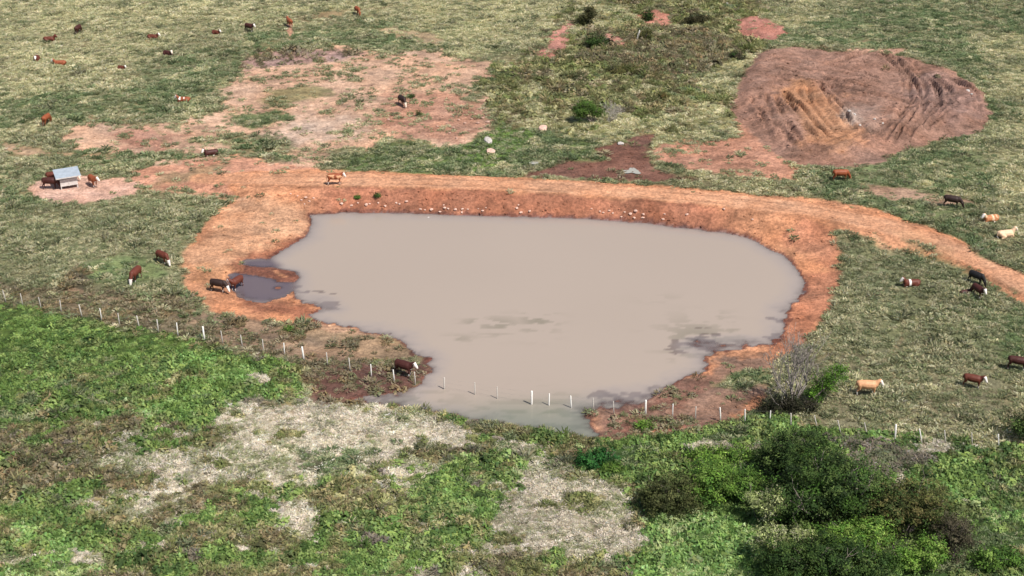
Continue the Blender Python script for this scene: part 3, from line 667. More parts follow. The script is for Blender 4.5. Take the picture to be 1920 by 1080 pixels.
patch = fbm(x, y * .8, 1.6, 3, 310)
# open sward: tussocks crowd where the patch noise is high, thin where it is low
acc = de * np.clip(.80 + 1.0 * patch, .12, 1) * np.where((de < .5), np.clip(.5 + 2.6 * fbm(x, y, 2.4, 3, 312), 0, 2.2), 1)
keep = (g.random(len(x)) < acc) & (sw_ > .3) & (dc_ > 1.2)
lush = np.isin(ki, (LUSH, LUSHPALE)); rank = np.isin(ki, (BROWN, OLIVE, DRY, GREY)) 
near = y < 104
GRN = None
build_scatter('pasture_grass', keep & ~lush & ~(rank & (near | (y > 150))), x, y, z, ki, g, 'tussocky green and straw coloured pasture grass', 'grass', [0, 1, 2, 3], .6, 1.5, .8)
build_scatter('far_scrub', keep & rank & (y > 150), x, y, z, ki, g, 'olive and brown scrub in the gully behind the dam', 'scrub', [4, 5, 7, 8, 9, 7, 8], .7, 2.1, .85)
build_scatter('far_lush_grass', keep & lush & ~near, x, y, z, ki, g, 'bright green wet grass just behind the dam', 'grass', [0, 1, 4], .6, 1.1, .8)
x2, y2, g2 = scatter_points(95000, 66, 104, 6)
z2 = height(x2, y2); so2, de2, ki2, we2, sw2, dc2 = cover(x2, y2, z2)
keep2 = (g2.random(len(x2)) < de2 * np.clip(.8 + .9 * fbm(x2, y2, 1.4, 3, 320), .1, 1)) & (sw2 > .3)
xa = np.concatenate([x[keep & near], x2[keep2]]); ya = np.concatenate([y[keep & near], y2[keep2]]); za = np.concatenate([z[keep & near], z2[keep2]]); ka = np.concatenate([ki[keep & near], ki2[keep2]])
lu = np.isin(ka, (LUSH, LUSHPALE)); dr = ka == DRY; rk = np.isin(ka, (BROWN, OLIVE, GREY))
build_scatter('leafy_undergrowth', lu, xa, ya, za, ka, g2, 'bright green leafy undergrowth on the near side of the fence', 'undergrowth', [4, 5, 6, 6, 7], .55, 1.35, .95)
build_scatter('dry_grass', dr, xa, ya, za, ka, g2, 'bleached dry grass lying in patches in the foreground', 'grass', [0, 1, 2, 3, 7], .6, 1.2, .5)
build_scatter('rank_scrub', rk, xa, ya, za, ka, g2, 'mixed olive and brown rank growth in the foreground', 'scrub', [4, 7, 8, 9, 5], .55, 1.35, .8)

xc, yc, gc = scatter_points(150000, 78, 235, 9)
zc_ = height(xc, yc); sc_, dn_, kc_, wc_, swc_, dcc_ = cover(xc, yc, zc_)
inm = sdf_box(xc, yc, MOUND, 3) < -.3
pk = np.where(dn_ < .35, np.clip(.30 + 1.0 * fbm(xc * .7, yc, 2.0, 3, 330), .03, 1), 0) * np.where(dcc_ < 1.9, .35, 1) * np.where(inm, 1.3, 1)
kp = (gc.random(len(xc)) < pk) & (swc_ > .15)
nk = int(kp.sum()); sz = .07 + .30 * gc.random(nk) ** 3.2
shade = np.clip(1 + .16 * gc.normal(size=(nk, 1)), .6, 1.45)
me = bpy.data.meshes.new('soil_clods'); me.vertices.add(nk); me.vertices.foreach_set('co', np.stack([xc[kp], yc[kp], zc_[kp]], 1).astype(np.float32).ravel())
for an, ty, arr in (('tint', 'FLOAT_COLOR', rgba(np.clip(sc_[kp] * shade, .01, .8))), ('rot', 'FLOAT_VECTOR', gc.random((nk, 3)) * 6.28 * np.array([.05, .05, 1])), ('scl', 'FLOAT_VECTOR', np.stack([sz * (1 + gc.random(nk)), sz, sz * (.6 + .6 * gc.random(nk))], 1)), ('proto', 'INT', gc.integers(10, 13, nk))):
    a = me.attributes.new(an, ty, 'POINT'); a.data.foreach_set('color' if ty == 'FLOAT_COLOR' else ('vector' if ty == 'FLOAT_VECTOR' else 'value'), np.asarray(arr, np.int32 if ty == 'INT' else np.float32).ravel())
o = link('soil_clods', me); o.modifiers.new('scatter', 'NODES').node_group = tree_ng
tag(o, 'loose clods and crumbs lying on the bare earth', 'clods', kind='stuff')

# ------------------------------------------------------------------ bushes and trees
def tube(bm, pts, radii, seg=6):
    rings = []
    for i, p in enumerate(pts):
        d = (pts[min(i + 1, len(pts) - 1)] - pts[max(i - 1, 0)]).normalized()
        a = d.orthogonal().normalized(); b = d.cross(a)
        rings.append([bm.verts.new(p + (a * math.cos(k * math.tau / seg) + b * math.sin(k * math.tau / seg)) * radii[i]) for k in range(seg)])
    for r0, r1 in zip(rings, rings[1:]):
        # match ring phase
        for k in range(seg):
            bm.faces.new((r0[k], r0[(k + 1) % seg], r1[(k + 1) % seg], r1[k]))
    bm.faces.new(rings[0][::-1]); bm.faces.new(rings[-1])
def bm_obj(name, bm, mat, parent=None, smooth=True):
    me = bpy.data.meshes.new(name); bmesh.ops.recalc_face_normals(bm, faces=bm.faces); bm.to_mesh(me); bm.free()
    for p in me.polygons: p.use_smooth = smooth
    me.materials.append(mat); return link(name, me, parent)
def limb(bm, rnd, p, d, ln, r, depth, spread=.6, up=.15, minr=.008, jit=1.0):
    pts = [p.copy()]; rad = [r]; n = 4
    for i in range(n):
        d = (d + jit * Vector((rnd.gauss(0, .16), rnd.gauss(0, .16), rnd.gauss(0, .1) + up * .3))).normalized()
        pts.append(pts[-1] + d * ln / n); rad.append(max(r * (1 - .55 * (i + 1) / n), minr))
    tube(bm, pts, rad, 5 if r > .03 else 4)
    tips = [pts[-1]]
    if depth > 0:
        for k in range(rnd.choice((2, 3, 3))):
            b = pts[rnd.choice((2, 3, 4))]
            dd = (d + Vector((rnd.gauss(0, spread), rnd.gauss(0, spread), rnd.gauss(0, spread * .6) + up))).normalized()
            tips += limb(bm, rnd, b, dd, ln * rnd.uniform(.6, .85), r * .5, depth - 1, spread, up, minr)
    return tips
def foliage(g, blobs, cols, n, leaf, tips=None):
    """blobs (x, y, z, rx, ry, rz); leaves gathered in sprays near the blobs' skins"""
    vol = np.array([b[3] * b[4] + b[4] * b[5] + b[3] * b[5] for b in blobs]); pr = vol / vol.sum()
    ncl = max(n // 26, 6)
    bi = g.choice(len(blobs), ncl, p=pr); B = np.array(blobs)[bi]
    d = g.normal(size=(ncl, 3)); d /= np.linalg.norm(d, axis=1, keepdims=True)
    r = g.random(ncl) ** .38 * (1 + .20 * g.normal(size=ncl))
    cc = B[:, :3] + d * B[:, 3:6] * r[:, None]; cc[:, 2] = np.maximum(cc[:, 2], .08)
    pal = np.array([S(*c) for c in cols]); cw = pal[g.integers(0, len(pal), ncl)] * np.clip(1 + .27 * g.normal(size=(ncl, 1)), .4, 2)
    ci_ = g.integers(0, ncl, n); spread = leaf * 2.1
    p = cc[ci_] + g.normal(size=(n, 3)) * spread * np.array([1, 1, .7]); p[:, 2] = np.maximum(p[:, 2], .03)
    nd = d[ci_] * .8 + g.normal(size=(n, 3)) * .55 + np.array([0, 0, .55]); nd /= np.linalg.norm(nd, axis=1, keepdims=True)
    a = np.cross(nd, g.normal(size=(n, 3))); a /= np.linalg.norm(a, axis=1, keepdims=True); b = np.cross(nd, a)
    s = leaf * (.6 + .8 * g.random((n, 1)))
    co = np.stack([p - a * s, p - b * s * .45, p + a * s, p + b * s * .45], 1).reshape(-1, 3)
    col = np.clip(np.repeat(cw[ci_] * (1 + .16 * g.normal(size=(n, 1))), 4, 0), .004, .8)
    return co, np.arange(4 * n).reshape(n, 4), col
nseed = [100]
def bush(name, label, cat, u, v, blobs, cols, n, leaf, trunk=.06, limbs=5, group=None, bark=None, extra=None, foot=None, grow=1):
    """(u, v): the pixel of its foot; blobs in metres from the foot"""
    nseed[0] += 1; g = np.random.default_rng(nseed[0]); rnd = random.Random(nseed[0])
    base = W(u, v); t = tag(empty(name, base), label, cat, group)
    if grow != 1: blobs = [tuple(q_ * grow for q_ in b) for b in blobs]; n = int(n * grow ** 1.6)
    co, q, col = foliage(g, blobs, cols, n, leaf)
    link('crown', mesh_np('crown', co, q, [M_FOL], False, {'tint': ('FLOAT_COLOR', 'POINT', rgba(col))}), t)
    bm = bmesh.new()
    for k in range(limbs):
        b = blobs[k % len(blobs)]; tgt = Vector((b[0] + rnd.gauss(0, b[3] * .35), b[1] + rnd.gauss(0, b[4] * .35), b[2] + b[5] * .3))
        p0 = Vector((rnd.gauss(0, .05), rnd.gauss(0, .05), -.1)); m = p0.lerp(tgt, .5) + Vector((rnd.gauss(0, .12), rnd.gauss(0, .12), -.08 * tgt.length))
        q1 = p0.lerp(m, .5); q2 = m.lerp(tgt, .5) + Vector((0, 0, .05))
        tube(bm, [p0, q1, m, q2, tgt], [trunk, trunk * .85, trunk * .6, trunk * .4, trunk * .15], 6)
        for kk in range(3):
            d = (tgt - m).normalized(); limb(bm, rnd, m.lerp(tgt, .3 * kk + .2), (d + Vector((rnd.gauss(0, .6), rnd.gauss(0, .6), .2))).normalized(), tgt.length * .3, trunk * .35, 1)
    bm_obj('trunk', bm, bark or M_BARK, t)
    if extra: extra(t, g, rnd)
    return t
def bare_tree(name, label, cat, u, v, starts, depth, mat, group=None, foliage_parts=None, minr=.010, jit=1.0, up=.12, spread=.62):
    nseed[0] += 1; g = np.random.default_rng(nseed[0]); rnd = random.Random(nseed[0])
    t = tag(empty(name, W(u, v)), label, cat, group)
    for k, (d, ln, r) in enumerate(starts):
        bm = bmesh.new(); limb(bm, rnd, Vector((rnd.gauss(0, .05), rnd.gauss(0, .05), -.1)), Vector(d).normalized(), ln, r, depth, spread, up, minr, jit)
        bm_obj('trunk' if k == 0 else 'stem', bm, mat, t)
    return t
DK = [(84,110,54),(68,94,46),(108,130,68),(58,80,42)]
MG = [(114,152,62),(96,136,56),(138,168,82),(78,114,50)]
BG = [(142,180,76),(122,164,66),(166,196,98),(100,142,58)]
OB = [(112,116,64),(96,104,56),(134,126,78),(84,94,52)]
PG = [(206,212,150),(188,200,132),(226,226,182),(160,178,104)]
GB = [(92,86,66),(78,74,56),(108,100,78)]
# thicket at lower right
bush('shrub', 'dull olive rounded shrub at the left end of the thicket, over a black shadow', 'shrub', 1258, 958, [(0,0,1.1,1.7,1.5,1.0),(.7,.4,1.2,1.2,1.1,.9),(-.9,.2,1.0,1.0,1,.8)], [(100,108,60),(86,96,54),(120,124,76),(84,90,52)], 7500, .085, grow=1.3)
bush('shrub', 'bright green shrub in the thicket, just right of the dull olive one', 'shrub', 1325, 940, [(0,0,1.3,1.5,1.3,1.2),(.6,.9,1.2,1.5,1.2,.9)], MG + BG[:2], 6500, .09, grow=1.3)
bush('shrub', 'green shrub between the bright green shrub and the pale flowering one', 'shrub', 1388, 940, [(0,0,1.3,1.3,1.2,1.2),(.3,1.4,1.2,1.5,1.2,.9)], MG, 6500, .09, grow=1)
bush('shrub', 'low bright green shrub behind the thicket, under the fence line', 'shrub', 1345, 865, [(0,0,.55,2.4,1.2,.6),(1.8,.2,.5,1.4,1,.5)], BG, 5000, .09, .04, grow=1)
bush('tree', 'small blackish green tree at the back of the thicket', 'tree', 1478, 905, [(-.3,.3,1.9,1.6,1.4,1.3),(.9,.4,2.2,1.5,1.3,1.2),(-.9,.5,1.3,1.0,1,.9)], DK, 9000, .09, .10, 6, grow=1.3)
bush('tree', 'big dark green tree in the middle of the thicket', 'tree', 1560, 985, [(-1.8,0,1.7,1.9,1.7,1.5),(0,0,2.6,2.2,2.0,1.7),(1.5,.4,1.9,1.8,1.6,1.5),(-.6,1.8,2.3,2.2,1.6,1.5),(-2.6,-.4,1.2,1.2,1,1)], DK + [MG[1]], 21000, .10, .16, 9, grow=1.35)
bush('tree', 'olive brown tree on the right of the big dark green one', 'tree', 1698, 1000, [(-1.2,0,1.6,1.5,1.4,1.3),(.5,.2,1.9,1.8,1.5,1.3),(1.5,.3,1.2,1.2,1.1,1.0),(-.2,1.2,1.6,1.6,1.2,1)], OB + [DK[0]], 13000, .085, .11, 8, grow=1.3)
bush('shrub', 'pale cream green flowering shrub trailing down beside the dark tree', 'shrub', 1442, 992, [(-.5,.3,2.1,1.0,.8,.7),(.3,0,2.3,.9,.7,.6),(-.1,-.5,1.1,.5,.5,.8),(-1.3,1.0,2.0,.7,.5,.45),(.5,.9,2.4,.6,.5,.4)], PG, 6500, .085, .05, grow=1)
bush('shrub', 'pale flowering shrub with cream blossom nearest the bottom edge', 'shrub', 1462, 1062, [(-1.1,.2,2.0,1.1,.9,1.0),(.3,.3,2.3,1.2,.8,.7),(1.4,.4,2.3,.9,.7,.6),(-.9,0,1.0,.8,.7,.9)], PG + [MG[2]], 6500, .085, .05, grow=1)
bush('shrub', 'large dark green shrub on the bottom edge of the picture', 'shrub', 1530, 1098, [(-1.6,0,1.4,1.8,1.5,1.2),(.8,0,1.8,2.0,1.6,1.3),(2.6,0,1.3,1.5,1.2,1.0),(-.3,1.0,1.3,1.8,1.2,1)], [(80,108,50),(66,94,44),(98,122,60),(56,80,40)], 16000, .09, .1, 7, grow=1.3)
bush('shrub', 'fresh green shrub in front of the big dark tree', 'shrub', 1605, 1042, [(-.9,0,1.2,1.2,1,.9),(.6,.1,1.3,1.4,1.1,1.0)], BG, 6500, .085, grow=1.3)
bush('shrub', 'fresh green shrub below the olive brown tree', 'shrub', 1722, 1072, [(-1.0,0,1.1,1.3,1,.9),(.6,.1,1.4,1.3,1.1,1.0),(.9,.9,1.6,.8,.8,.7)], BG, 7000, .085, grow=1)
bush('shrub', 'grey brown thin shrub at the right end of the thicket', 'shrub', 1782, 1052, [(0,0,1.5,1.1,1.0,1.3),(.3,.8,1.7,.9,.8,.9)], GB, 4000, .075, .06, grow=1.3)
bush('shrub', 'low green shrub at the lower right beyond the thicket', 'shrub', 1858, 1060, [(0,0,.7,1.7,1.2,.7),(1.2,.3,.6,1.1,1,.6)], MG, 4500, .09, .04, grow=1)
bush('shrub', 'blue green low bush left of the lush growth, below the pond', 'bush', 1112, 874, [(-.3,0,.55,1.1,.9,.55),(.9,.3,.7,1.0,.8,.5)], [(62,124,60),(52,106,52),(80,140,66),(48,90,44)], 4200, .085, .03, grow=1)
bush('shrub', 'small green bush spreading right of the blue green bush', 'bush', 1150, 886, [(0,0,.4,1.0,.6,.4)], MG, 1800, .08, .03, grow=1)
bush('shrub', 'small fresh green bush on the muddy bank by the tall white post', 'bush', 1208, 803, [(0,0,.35,.75,.5,.4)], BG, 1300, .07, .02, grow=1)
# bank tree by the right shore
bare_tree('tree', 'leafless grey tree leaning over the right shore by the fence', 'tree', 1484, 768, [((-.45,.1,1),2.3,.12),((.1,.2,1),2.7,.13),((.45,.2,1),2.6,.11),((-.9,.2,.4),1.9,.07),((.25,-.2,1),2.4,.10),((-.2,.4,1),2.6,.10),((.6,.4,1),2.6,.10),((-.05,0,1),2.8,.10)], 4, M_TWIG, minr=.014, up=.34, spread=.5)
bush('tree', 'half green tree leaning right, grown together with the leafless grey tree', 'tree', 1500, 762, [(2.6,.8,2.5,1.1,.9,.8),(1.9,.6,1.7,1.0,.8,.7),(1.2,.4,1.0,.8,.7,.6),(3.2,1.0,3.0,.6,.5,.4)], [(116,160,56),(98,142,50),(132,176,72),(82,116,50)], 5200, .08, .07, 7)
bush('shrub', 'added dark leaves standing in for the shade under the leafless grey tree', 'shrub', 1480, 775, [(-1.2,.3,.5,1.5,.9,.6),(1.1,.2,.6,1.6,.8,.7),(0,.5,.9,1.2,.7,.7)], [(64,62,46),(52,60,38),(74,72,54)], 7000, .07, .03)  # added dark leaf mass, put in to deepen the shade under the bare tree
bush('shrub', 'dark green shrub cut by the right edge of the picture, behind the fence', 'shrub', 1922, 826, [(0,0,1.5,1.5,1.3,1.3),(1.6,.3,1.6,1.5,1.3,1.3)], DK + GB[:1], 8000, .085, .08)
# behind the dam
bush('shrub', 'rounded bright green bush casting a black shadow behind the dam', 'bush', 1112, 229, [(-1.2,.2,1.9,1.35,1.2,.95),(-1.7,0,1.5,1.2,1,.8),(.3,.2,1.4,1.1,.9,.7)], [(104,138,60),(92,126,54),(118,150,70),(78,108,50)], 9000, .085, .09, 7)
bare_tree('shrub', 'leafless greyish purple bush touching the bright green bush', 'bush', 1140, 229, [((.4,.2,.9),1.1,.06),((-.2,.5,1),1.2,.06),((.8,.3,.6),1.2,.05),((.2,.8,.8),1.2,.05),((.6,-.2,.8),1.0,.05)], 4, M_DEAD)
bush('shrub', 'dark upright bush near the top edge, beside a pink scrape', 'bush', 1104, 46, [(0,0,1.5,1.2,1.0,1.4),(-.9,.1,.9,1.1,.9,.8),(.2,0,2.2,.8,.7,.8)], [(86,88,54),(72,78,46),(100,98,62)], 5000, .09)
bush('shrub', 'darkest green bush below the upright bush near the top edge', 'bush', 1116, 88, [(0,0,.9,1.5,1.1,.9),(1.0,-.1,.6,1,.8,.6)], DK, 4500, .09)
bush('shrub', 'low dark bush in the gully right of the pink scrape', 'bush', 1312, 45, [(0,0,.8,1.8,1.1,.8),(-1.4,.2,.5,1.2,.9,.6)], [(84,80,54),(72,72,48),(98,92,60)], 4500, .09)
bush('shrub', 'dark bush beside the orange scrape at the top of the gully', 'bush', 1214, 38, [(0,0,.8,1.0,.8,.9)], DK, 2500, .09)
bush('shrub', 'brown bush behind the white dead sapling', 'bush', 1208, 76, [(0,0,.8,1.3,1.0,.8)], OB, 3000, .09)
bush('shrub', 'wide low olive bush in the middle of the gully', 'bush', 1168, 138, [(0,0,.5,2.4,1.2,.6)], OB, 4000, .09, .04)
bush('shrub', 'brown bush with orange foliage right of the rounded green bush', 'bush', 1243, 186, [(0,0,.5,1.1,.8,.5)], OB + [(150,116,72)], 1800, .08, .04)
bush('shrub', 'dark bush in the gully above the dug soil heap', 'bush', 1378, 112, [(0,0,.6,1.3,.9,.6)], GB + DK, 2400, .09, .04)
bare_tree('sapling', 'thin white dead sapling forked in two in the gully', 'sapling', 1194, 78, [((0,.05,1),1.9,.06),((.35,.1,1),1.8,.05)], 0, M_POSTW, minr=.035, jit=.3)
bare_tree('sapling', 'thin dark snag standing near the top edge', 'sapling', 1276, 26, [((0,0,1),1.5,.05)], 1, M_BARK, minr=.025)
bare_tree('sapling', 'short dark snag in the gully right of the white sapling', 'sapling', 1229, 64, [((0,0,1),.8,.07)], 0, M_BARK, minr=.04)
# little plants on the dam
bush('plant', 'small dark green plant on the red bank of the dam', 'plant', 708, 370, [(0,0,.25,.4,.3,.25)], DK + MG[:2], 600, .06, .015, 3)
bush('plant', 'flat green plant on the dam bank, left of the darker one', 'plant', 671, 372, [(0,0,.15,.45,.3,.15)], MG, 500, .06, .012, 3)
bush('plant', 'green weed on the bare tan slope right of the lone brown cow', 'plant', 786, 218, [(0,0,.35,.45,.35,.4)], DK, 500, .07, .012, 3)
bush('plant', 'green weed on the bare tan slope above the lone brown cow', 'plant', 771, 183, [(0,0,.2,.45,.3,.2)], DK, 400, .07, .012, 3)
bush('plant', 'green weed on the bare shore below the muddy bay', 'plant', 542, 620, [(0,0,.2,.55,.3,.2)], MG, 700, .06, .012, 3)

# ------------------------------------------------------------------ fence
POSTS = [(-32,538),(5,545),(38,550),(72,557),(112,563),(148,571),(187,578),(221,587),(256,592),(294,599),(331,605),(380,612,1),(414,620),(451,628),(492,636),(532,643),(566,650,1),(612,661),(654,671),(695,683),(737,693),(777,697),(833,708),(890,717),(932,725),(997,733,1),(1030,738),(1070,742),(1112,746),(1150,752),(1211,750,1),(1262,757),(1305,762),(1350,764),(1397,767),(1445,770),(1483,775),(1527,779),(1571,788),(1621,792),(1680,796,1),(1724,804),(1771,807),(1822,811),(1872,814),(1926,820)]
fence = None; tops = []
rnd = random.Random(3)
fence = tag(empty('fence', W(900, 745)), 'wire fence on pale wooden posts crossing the foreground and standing in the pond', 'fence')
fl = Vector(fence.location)
def fence_z(x, y): return H1(x, y)
bmw = [bmesh.new() for _ in range(4)]
prev = None
for k, ps in enumerate(POSTS):
    u, v = ps[0], ps[1]; thick = len(ps) > 2; hgt = 1.42 if thick else 1.28 + rnd.uniform(-.06, .06)
    sub = 0.0
    p = W(u, v, hgt); z0 = max(p.z, -.25)
    if p.z < 0: # standing in water: reckon from the water surface
        q_ = P(u, v, hgt - .1); p = Vector((q_[0], q_[1], -.1)); z0 = H1(q_[0], q_[1])
    lean = (.34 if u > 1500 else .05) * (0.3 if thick else 1) + rnd.uniform(-.08, .08)
    top = Vector((p.x, p.y, p.z + hgt)); bot = Vector((p.x + lean, p.y - rnd.uniform(-.03, .08), min(z0, p.z) - .15))
    r = .085 if thick else rnd.uniform(.042, .06)
    bm = bmesh.new(); tube(bm, [bot - fl, bot.lerp(top, .5) - fl + Vector((rnd.uniform(-.02, .02), 0, 0)), top - fl - Vector((0, 0, .02)), top - fl], [r, r * .97, r * .92, r * .7], 8)
    o = bm_obj('post', bm, M_POSTW if (thick or rnd.random() < .45) else M_POST, fence)
    if thick: o['label'] = 'thick limewashed post'
    if prev:
        for w in range(4):
            f = .95 - .24 * w
            a = prev[0].lerp(prev[1], f); b = bot.lerp(top, f); m = a.lerp(b, .5) - Vector((0, 0, .03))
            tube(bmw[w], [a - fl, m - fl, b - fl], [.003] * 3, 3)
    prev = (bot, top)
for w in range(4): bm_obj('wire', bmw[w], M_WIRE, fence)

# ------------------------------------------------------------------ rocks
def rock_mesh(seed, fl=.6):
    r = random.Random(seed); bm = bmesh.new(); bmesh.ops.create_icosphere(bm, subdivisions=2, radius=.5)
    ax = [Vector((r.gauss(0, 1), r.gauss(0, 1), r.gauss(0, .6))).normalized() for _ in range(7)]
    for v in bm.verts:
        for a in ax:
            d = v.co.dot(a); lim = .33
            if d > lim: v.co -= a * (d - lim) * .85
        v.co *= 1 + r.uniform(-.05, .05); v.co.z *= fl
    me = bpy.data.meshes.new('rock'); bm.to_mesh(me); bm.free(); return me
def rock(mesh, mat, u, v, s, label, group=None, name='rock', sink=.3):
    me = mesh; o = bpy.data.objects.new(name, me); C.objects.link(o)
    p = W(u, v); o.location = (p.x, p.y, p.z + .5 * .6 * s * (1 - sink) - .05 * s)
    o.scale = (s * random.uniform(.9, 1.35), s * random.uniform(.8, 1.1), s * random.uniform(.8, 1.2)); o.rotation_euler = (random.uniform(-.2, .2), random.uniform(-.2, .2), random.uniform(0, 6.28))
    return tag(o, label, 'rock', group)
rk_m = [rock_mesh(i) for i in range(6)]
for m_ in rk_m: m_.materials.append(M_ROCK)
rg_m = [rock_mesh(i + 9) for i in range(2)]
for m_ in rg_m: m_.materials.append(M_ROCKG)
ROCKS = [(640,383,.6),(659,386,.5),(671,381,.35),(687,385,.6),(693,383,.4),(709,381,.35),(722,387,.45),(743,381,.4),(749,383,.35),(762,379,.6),(788,393,.4),(797,394,.3),(809,394,.55),(825,398,.5),(834,391,.6),(840,392,.4),(832,385,.3),(854,394,.6),(867,393,.45),(866,399,.4),(877,393,.35),(897,392,.3),(905,396,.5),(911,390,.3),(969,391,.5),(977,399,.5),(972,385,.35),(993,400,.5),(1125,397,.4),(1131,399,.35),(1142,396,.45),(1149,400,.3),(1165,408,.4),(1182,402,.55),(1192,397,.7),(1189,409,.45),(1206,403,.5),(1205,412,.4),(1171,398,.3),(1243,412,.45),(1246,402,.35),(1288,403,.5),(1357,393,.5),(1109,392,.3),(1411,412,.35),(565,376,.4),(573,371,.45),(580,378,.35),(588,372,.3),(571,383,.3),(545,364,.35),(558,368,.3)]
for i, (u, v, s) in enumerate(ROCKS):
    lb_, gp_ = (('small pale rock on the orange slope above the left pond corner', 'rocks at the left end of the dam') if u < 600 else
        ('pale rock low on the red bank below the two small green plants', 'rocks below the plants on the bank') if u < 780 else
        ('pale rock at the waterline in the cluster left of mid dam', 'rocks at the waterline left of the middle') if u < 1000 else
        ('pale rock in the loose cluster at the waterline right of mid dam', 'rocks at the waterline right of the middle') if u < 1300 else
        ('single pale rock high on the right end of the dam bank', None) if u < 1400 else ('lone pale pebble on the shore right of the dam rocks', None))
    rock(rk_m[i % 6], None, u, v, s * .78, lb_, gp_)
rock(rk_m[1], None, 1018, 243, 1.5, 'large pale pink rock in the grass left of the rounded green bush', sink=.5)
rock(rg_m[0], None, 915, 267, 1.5, 'grey white rock in the green grass behind the dam, the upper of two', sink=.5)
rock(rk_m[3], None, 921, 286, 1.2, 'tan rock in the green grass behind the dam, the lower of two', sink=.5)
rock(rg_m[1], None, 1164, 271, .9, 'grey rock at the edge of the dark wet mud', sink=.4)
rock(rg_m[1], None, 803, 409, .32, 'small dark stone breaking the water surface near the dam', sink=.1)
M_ROCKD = mat_noise('pinkish_rock', (.42, .27, .21), .3, 5, .9, 0, .05)
rd_m = [rock_mesh(i + 20) for i in range(3)]
for m_ in rd_m: m_.materials.append(M_ROCKD)
for u, v, s in [(700,214,.5),(728,225,.6),(860,226,.6),(872,232,.7),(884,224,.6),(896,232,.8),(905,222,.7),(915,230,.8),(850,240,.6),(838,232,.5),(880,245,.6),(866,250,.5),(820,238,.5),(843,250,.5),(902,208,.5),(891,214,.5),(856,260,.5)]:
    rock(rd_m[int(u) % 3], None, u, v, s * .75, 'pinkish rock on the broken ground at the right end of the bare slope', 'rocks on the broken bare slope')
for u, v, s in [(1592,210,.6),(1602,216,.5),(1612,236,.4),(1815,172,.6),(1822,177,.4),(1640,224,.4),(1655,232,.4)]:
    rock(rg_m[int(u) % 2], None, u, v, s, 'pale lump of dug clay on the scored soil heap', 'clay lumps on the soil heap')

# ------------------------------------------------------------------ feeder
def box(bm, c, s, M=None, tilt=None):
    r = bmesh.ops.create_cube(bm, size=1); 
    mt = Matrix.Translation(Vector(c)) @ (tilt if tilt else Matrix()) @ Matrix.Diagonal((*s, 1))
    bmesh.ops.transform(bm, matrix=mt, verts=r['verts'])
fp = W(131, 354); fd_ = tag(empty('feeder', (fp.x, fp.y, fp.z + .02), R(25)), 'roofed cattle feeder with grey sheet roof and pale boarded front', 'feeder')
for sx_ in (-.8, .8):
    for sy_ in (0, 1.25):
        bm = bmesh.new(); box(bm, (sx_, sy_, .68 if sy_ == 0 else .8), (.1, .1, 1.36 if sy_ == 0 else 1.6)); bm_obj('leg', bm, M_BOARD, fd_, False)
for k in range(3):
    bm = bmesh.new(); box(bm, (0, -.065, .48 + .245 * k), (1.72, .03, .235)); bm_obj('front_board', bm, M_BOARD, fd_, False)
    bm = bmesh.new(); box(bm, (0, 1.315, .48 + .245 * k), (1.72, .03, .235)); bm_obj('back_board', bm, M_BOARD, fd_, False)
bm = bmesh.new(); box(bm, (0, -.10, .72), (.07, .04, .78)); bm_obj('cleat', bm, M_BOARD, fd_, False)
bm = bmesh.new(); box(bm, (0, .62, .40), (1.5, 1.1, .05)); box(bm, (-.72, .62, .5), (.04, 1.1, .2)); box(bm, (.72, .62, .5), (.04, 1.1, .2)); bm_obj('trough', bm, M_BOARD, fd_, False)
bm = bmesh.new(); tl = Matrix.Rotation(math.atan2(.28, 1.9), 4, 'X')
box(bm, (0, -.06, 1.33), (2.1, .05, .09)); box(bm, (0, 1.31, 1.55), (2.1, .05, .09)); bm_obj('rafter', bm, M_BOARD, fd_, False)
bm = bmesh.new(); nx = 61; v0 = []
for j, (yy, zz) in enumerate(((-.38, 1.36), (1.62, 1.66))):
    for dz in (0, -.012):
        v0.append([bm.verts.new((-1.25 + 2.5 * i / (nx - 1), yy, zz + dz + .022 * math.cos(i * math.pi))) for i in range(nx)])
for a, b in ((0, 2), (1, 3), (0, 1), (2, 3)):
    for i in range(nx - 1): bm.faces.new((v0[a][i], v0[a][i + 1], v0[b][i + 1], v0[b][i]))
bm.faces.new((v0[0][0], v0[1][0], v0[3][0], v0[2][0])); bm.faces.new((v0[0][-1], v0[1][-1], v0[3][-1], v0[2][-1]))
bm_obj('roof', bm, M_ROOF, fd_, False)
bm = bmesh.new(); box(bm, (0, -.40, 1.345), (2.52, .03, .10)); bm_obj('fascia', bm, M_BOARD, fd_, False); fd_.scale = (1.1, 1.1, 1.12)

# ------------------------------------------------------------------ cattle
M_COAT, nt_, b_ = new_mat('cow_coat'); at_ = nt_.nodes.new('ShaderNodeAttribute'); at_.attribute_name = 'coat'
tcn = nt_.nodes.new('ShaderNodeTexCoord'); nzn = nt_.nodes.new('ShaderNodeTexNoise'); nzn.inputs['Scale'].default_value = 7; nzn.inputs['Detail'].default_value = 4
nt_.links.new(tcn.outputs['Object'], nzn.inputs['Vector'])
mrn = nt_.nodes.new('ShaderNodeMapRange'); mrn.inputs[1].default_value = .3; mrn.inputs[2].default_value = .7; mrn.inputs[3].default_value = .82; mrn.inputs[4].default_value = 1.15
nt_.links.new(nzn.outputs[0], mrn.inputs[0]); vmn = nt_.nodes.new('ShaderNodeVectorMath'); vmn.operation = 'SCALE'
nt_.links.new(at_.outputs['Color'], vmn.inputs[0]); nt_.links.new(mrn.outputs[0], vmn.inputs['Scale']); nt_.links.new(vmn.outputs[0], b_.inputs['Base Color'])
b_.inputs['Roughness'].default_value = .6; b_.inputs['Specular IOR Level'].default_value = .35
def rotz(v, a, c=(0, 0)):
    x, y = v[0] - c[0], v[1] - c[1]; return (c[0] + x * math.cos(a) - y * math.sin(a), c[1] + x * math.sin(a) + y * math.cos(a), v[2])
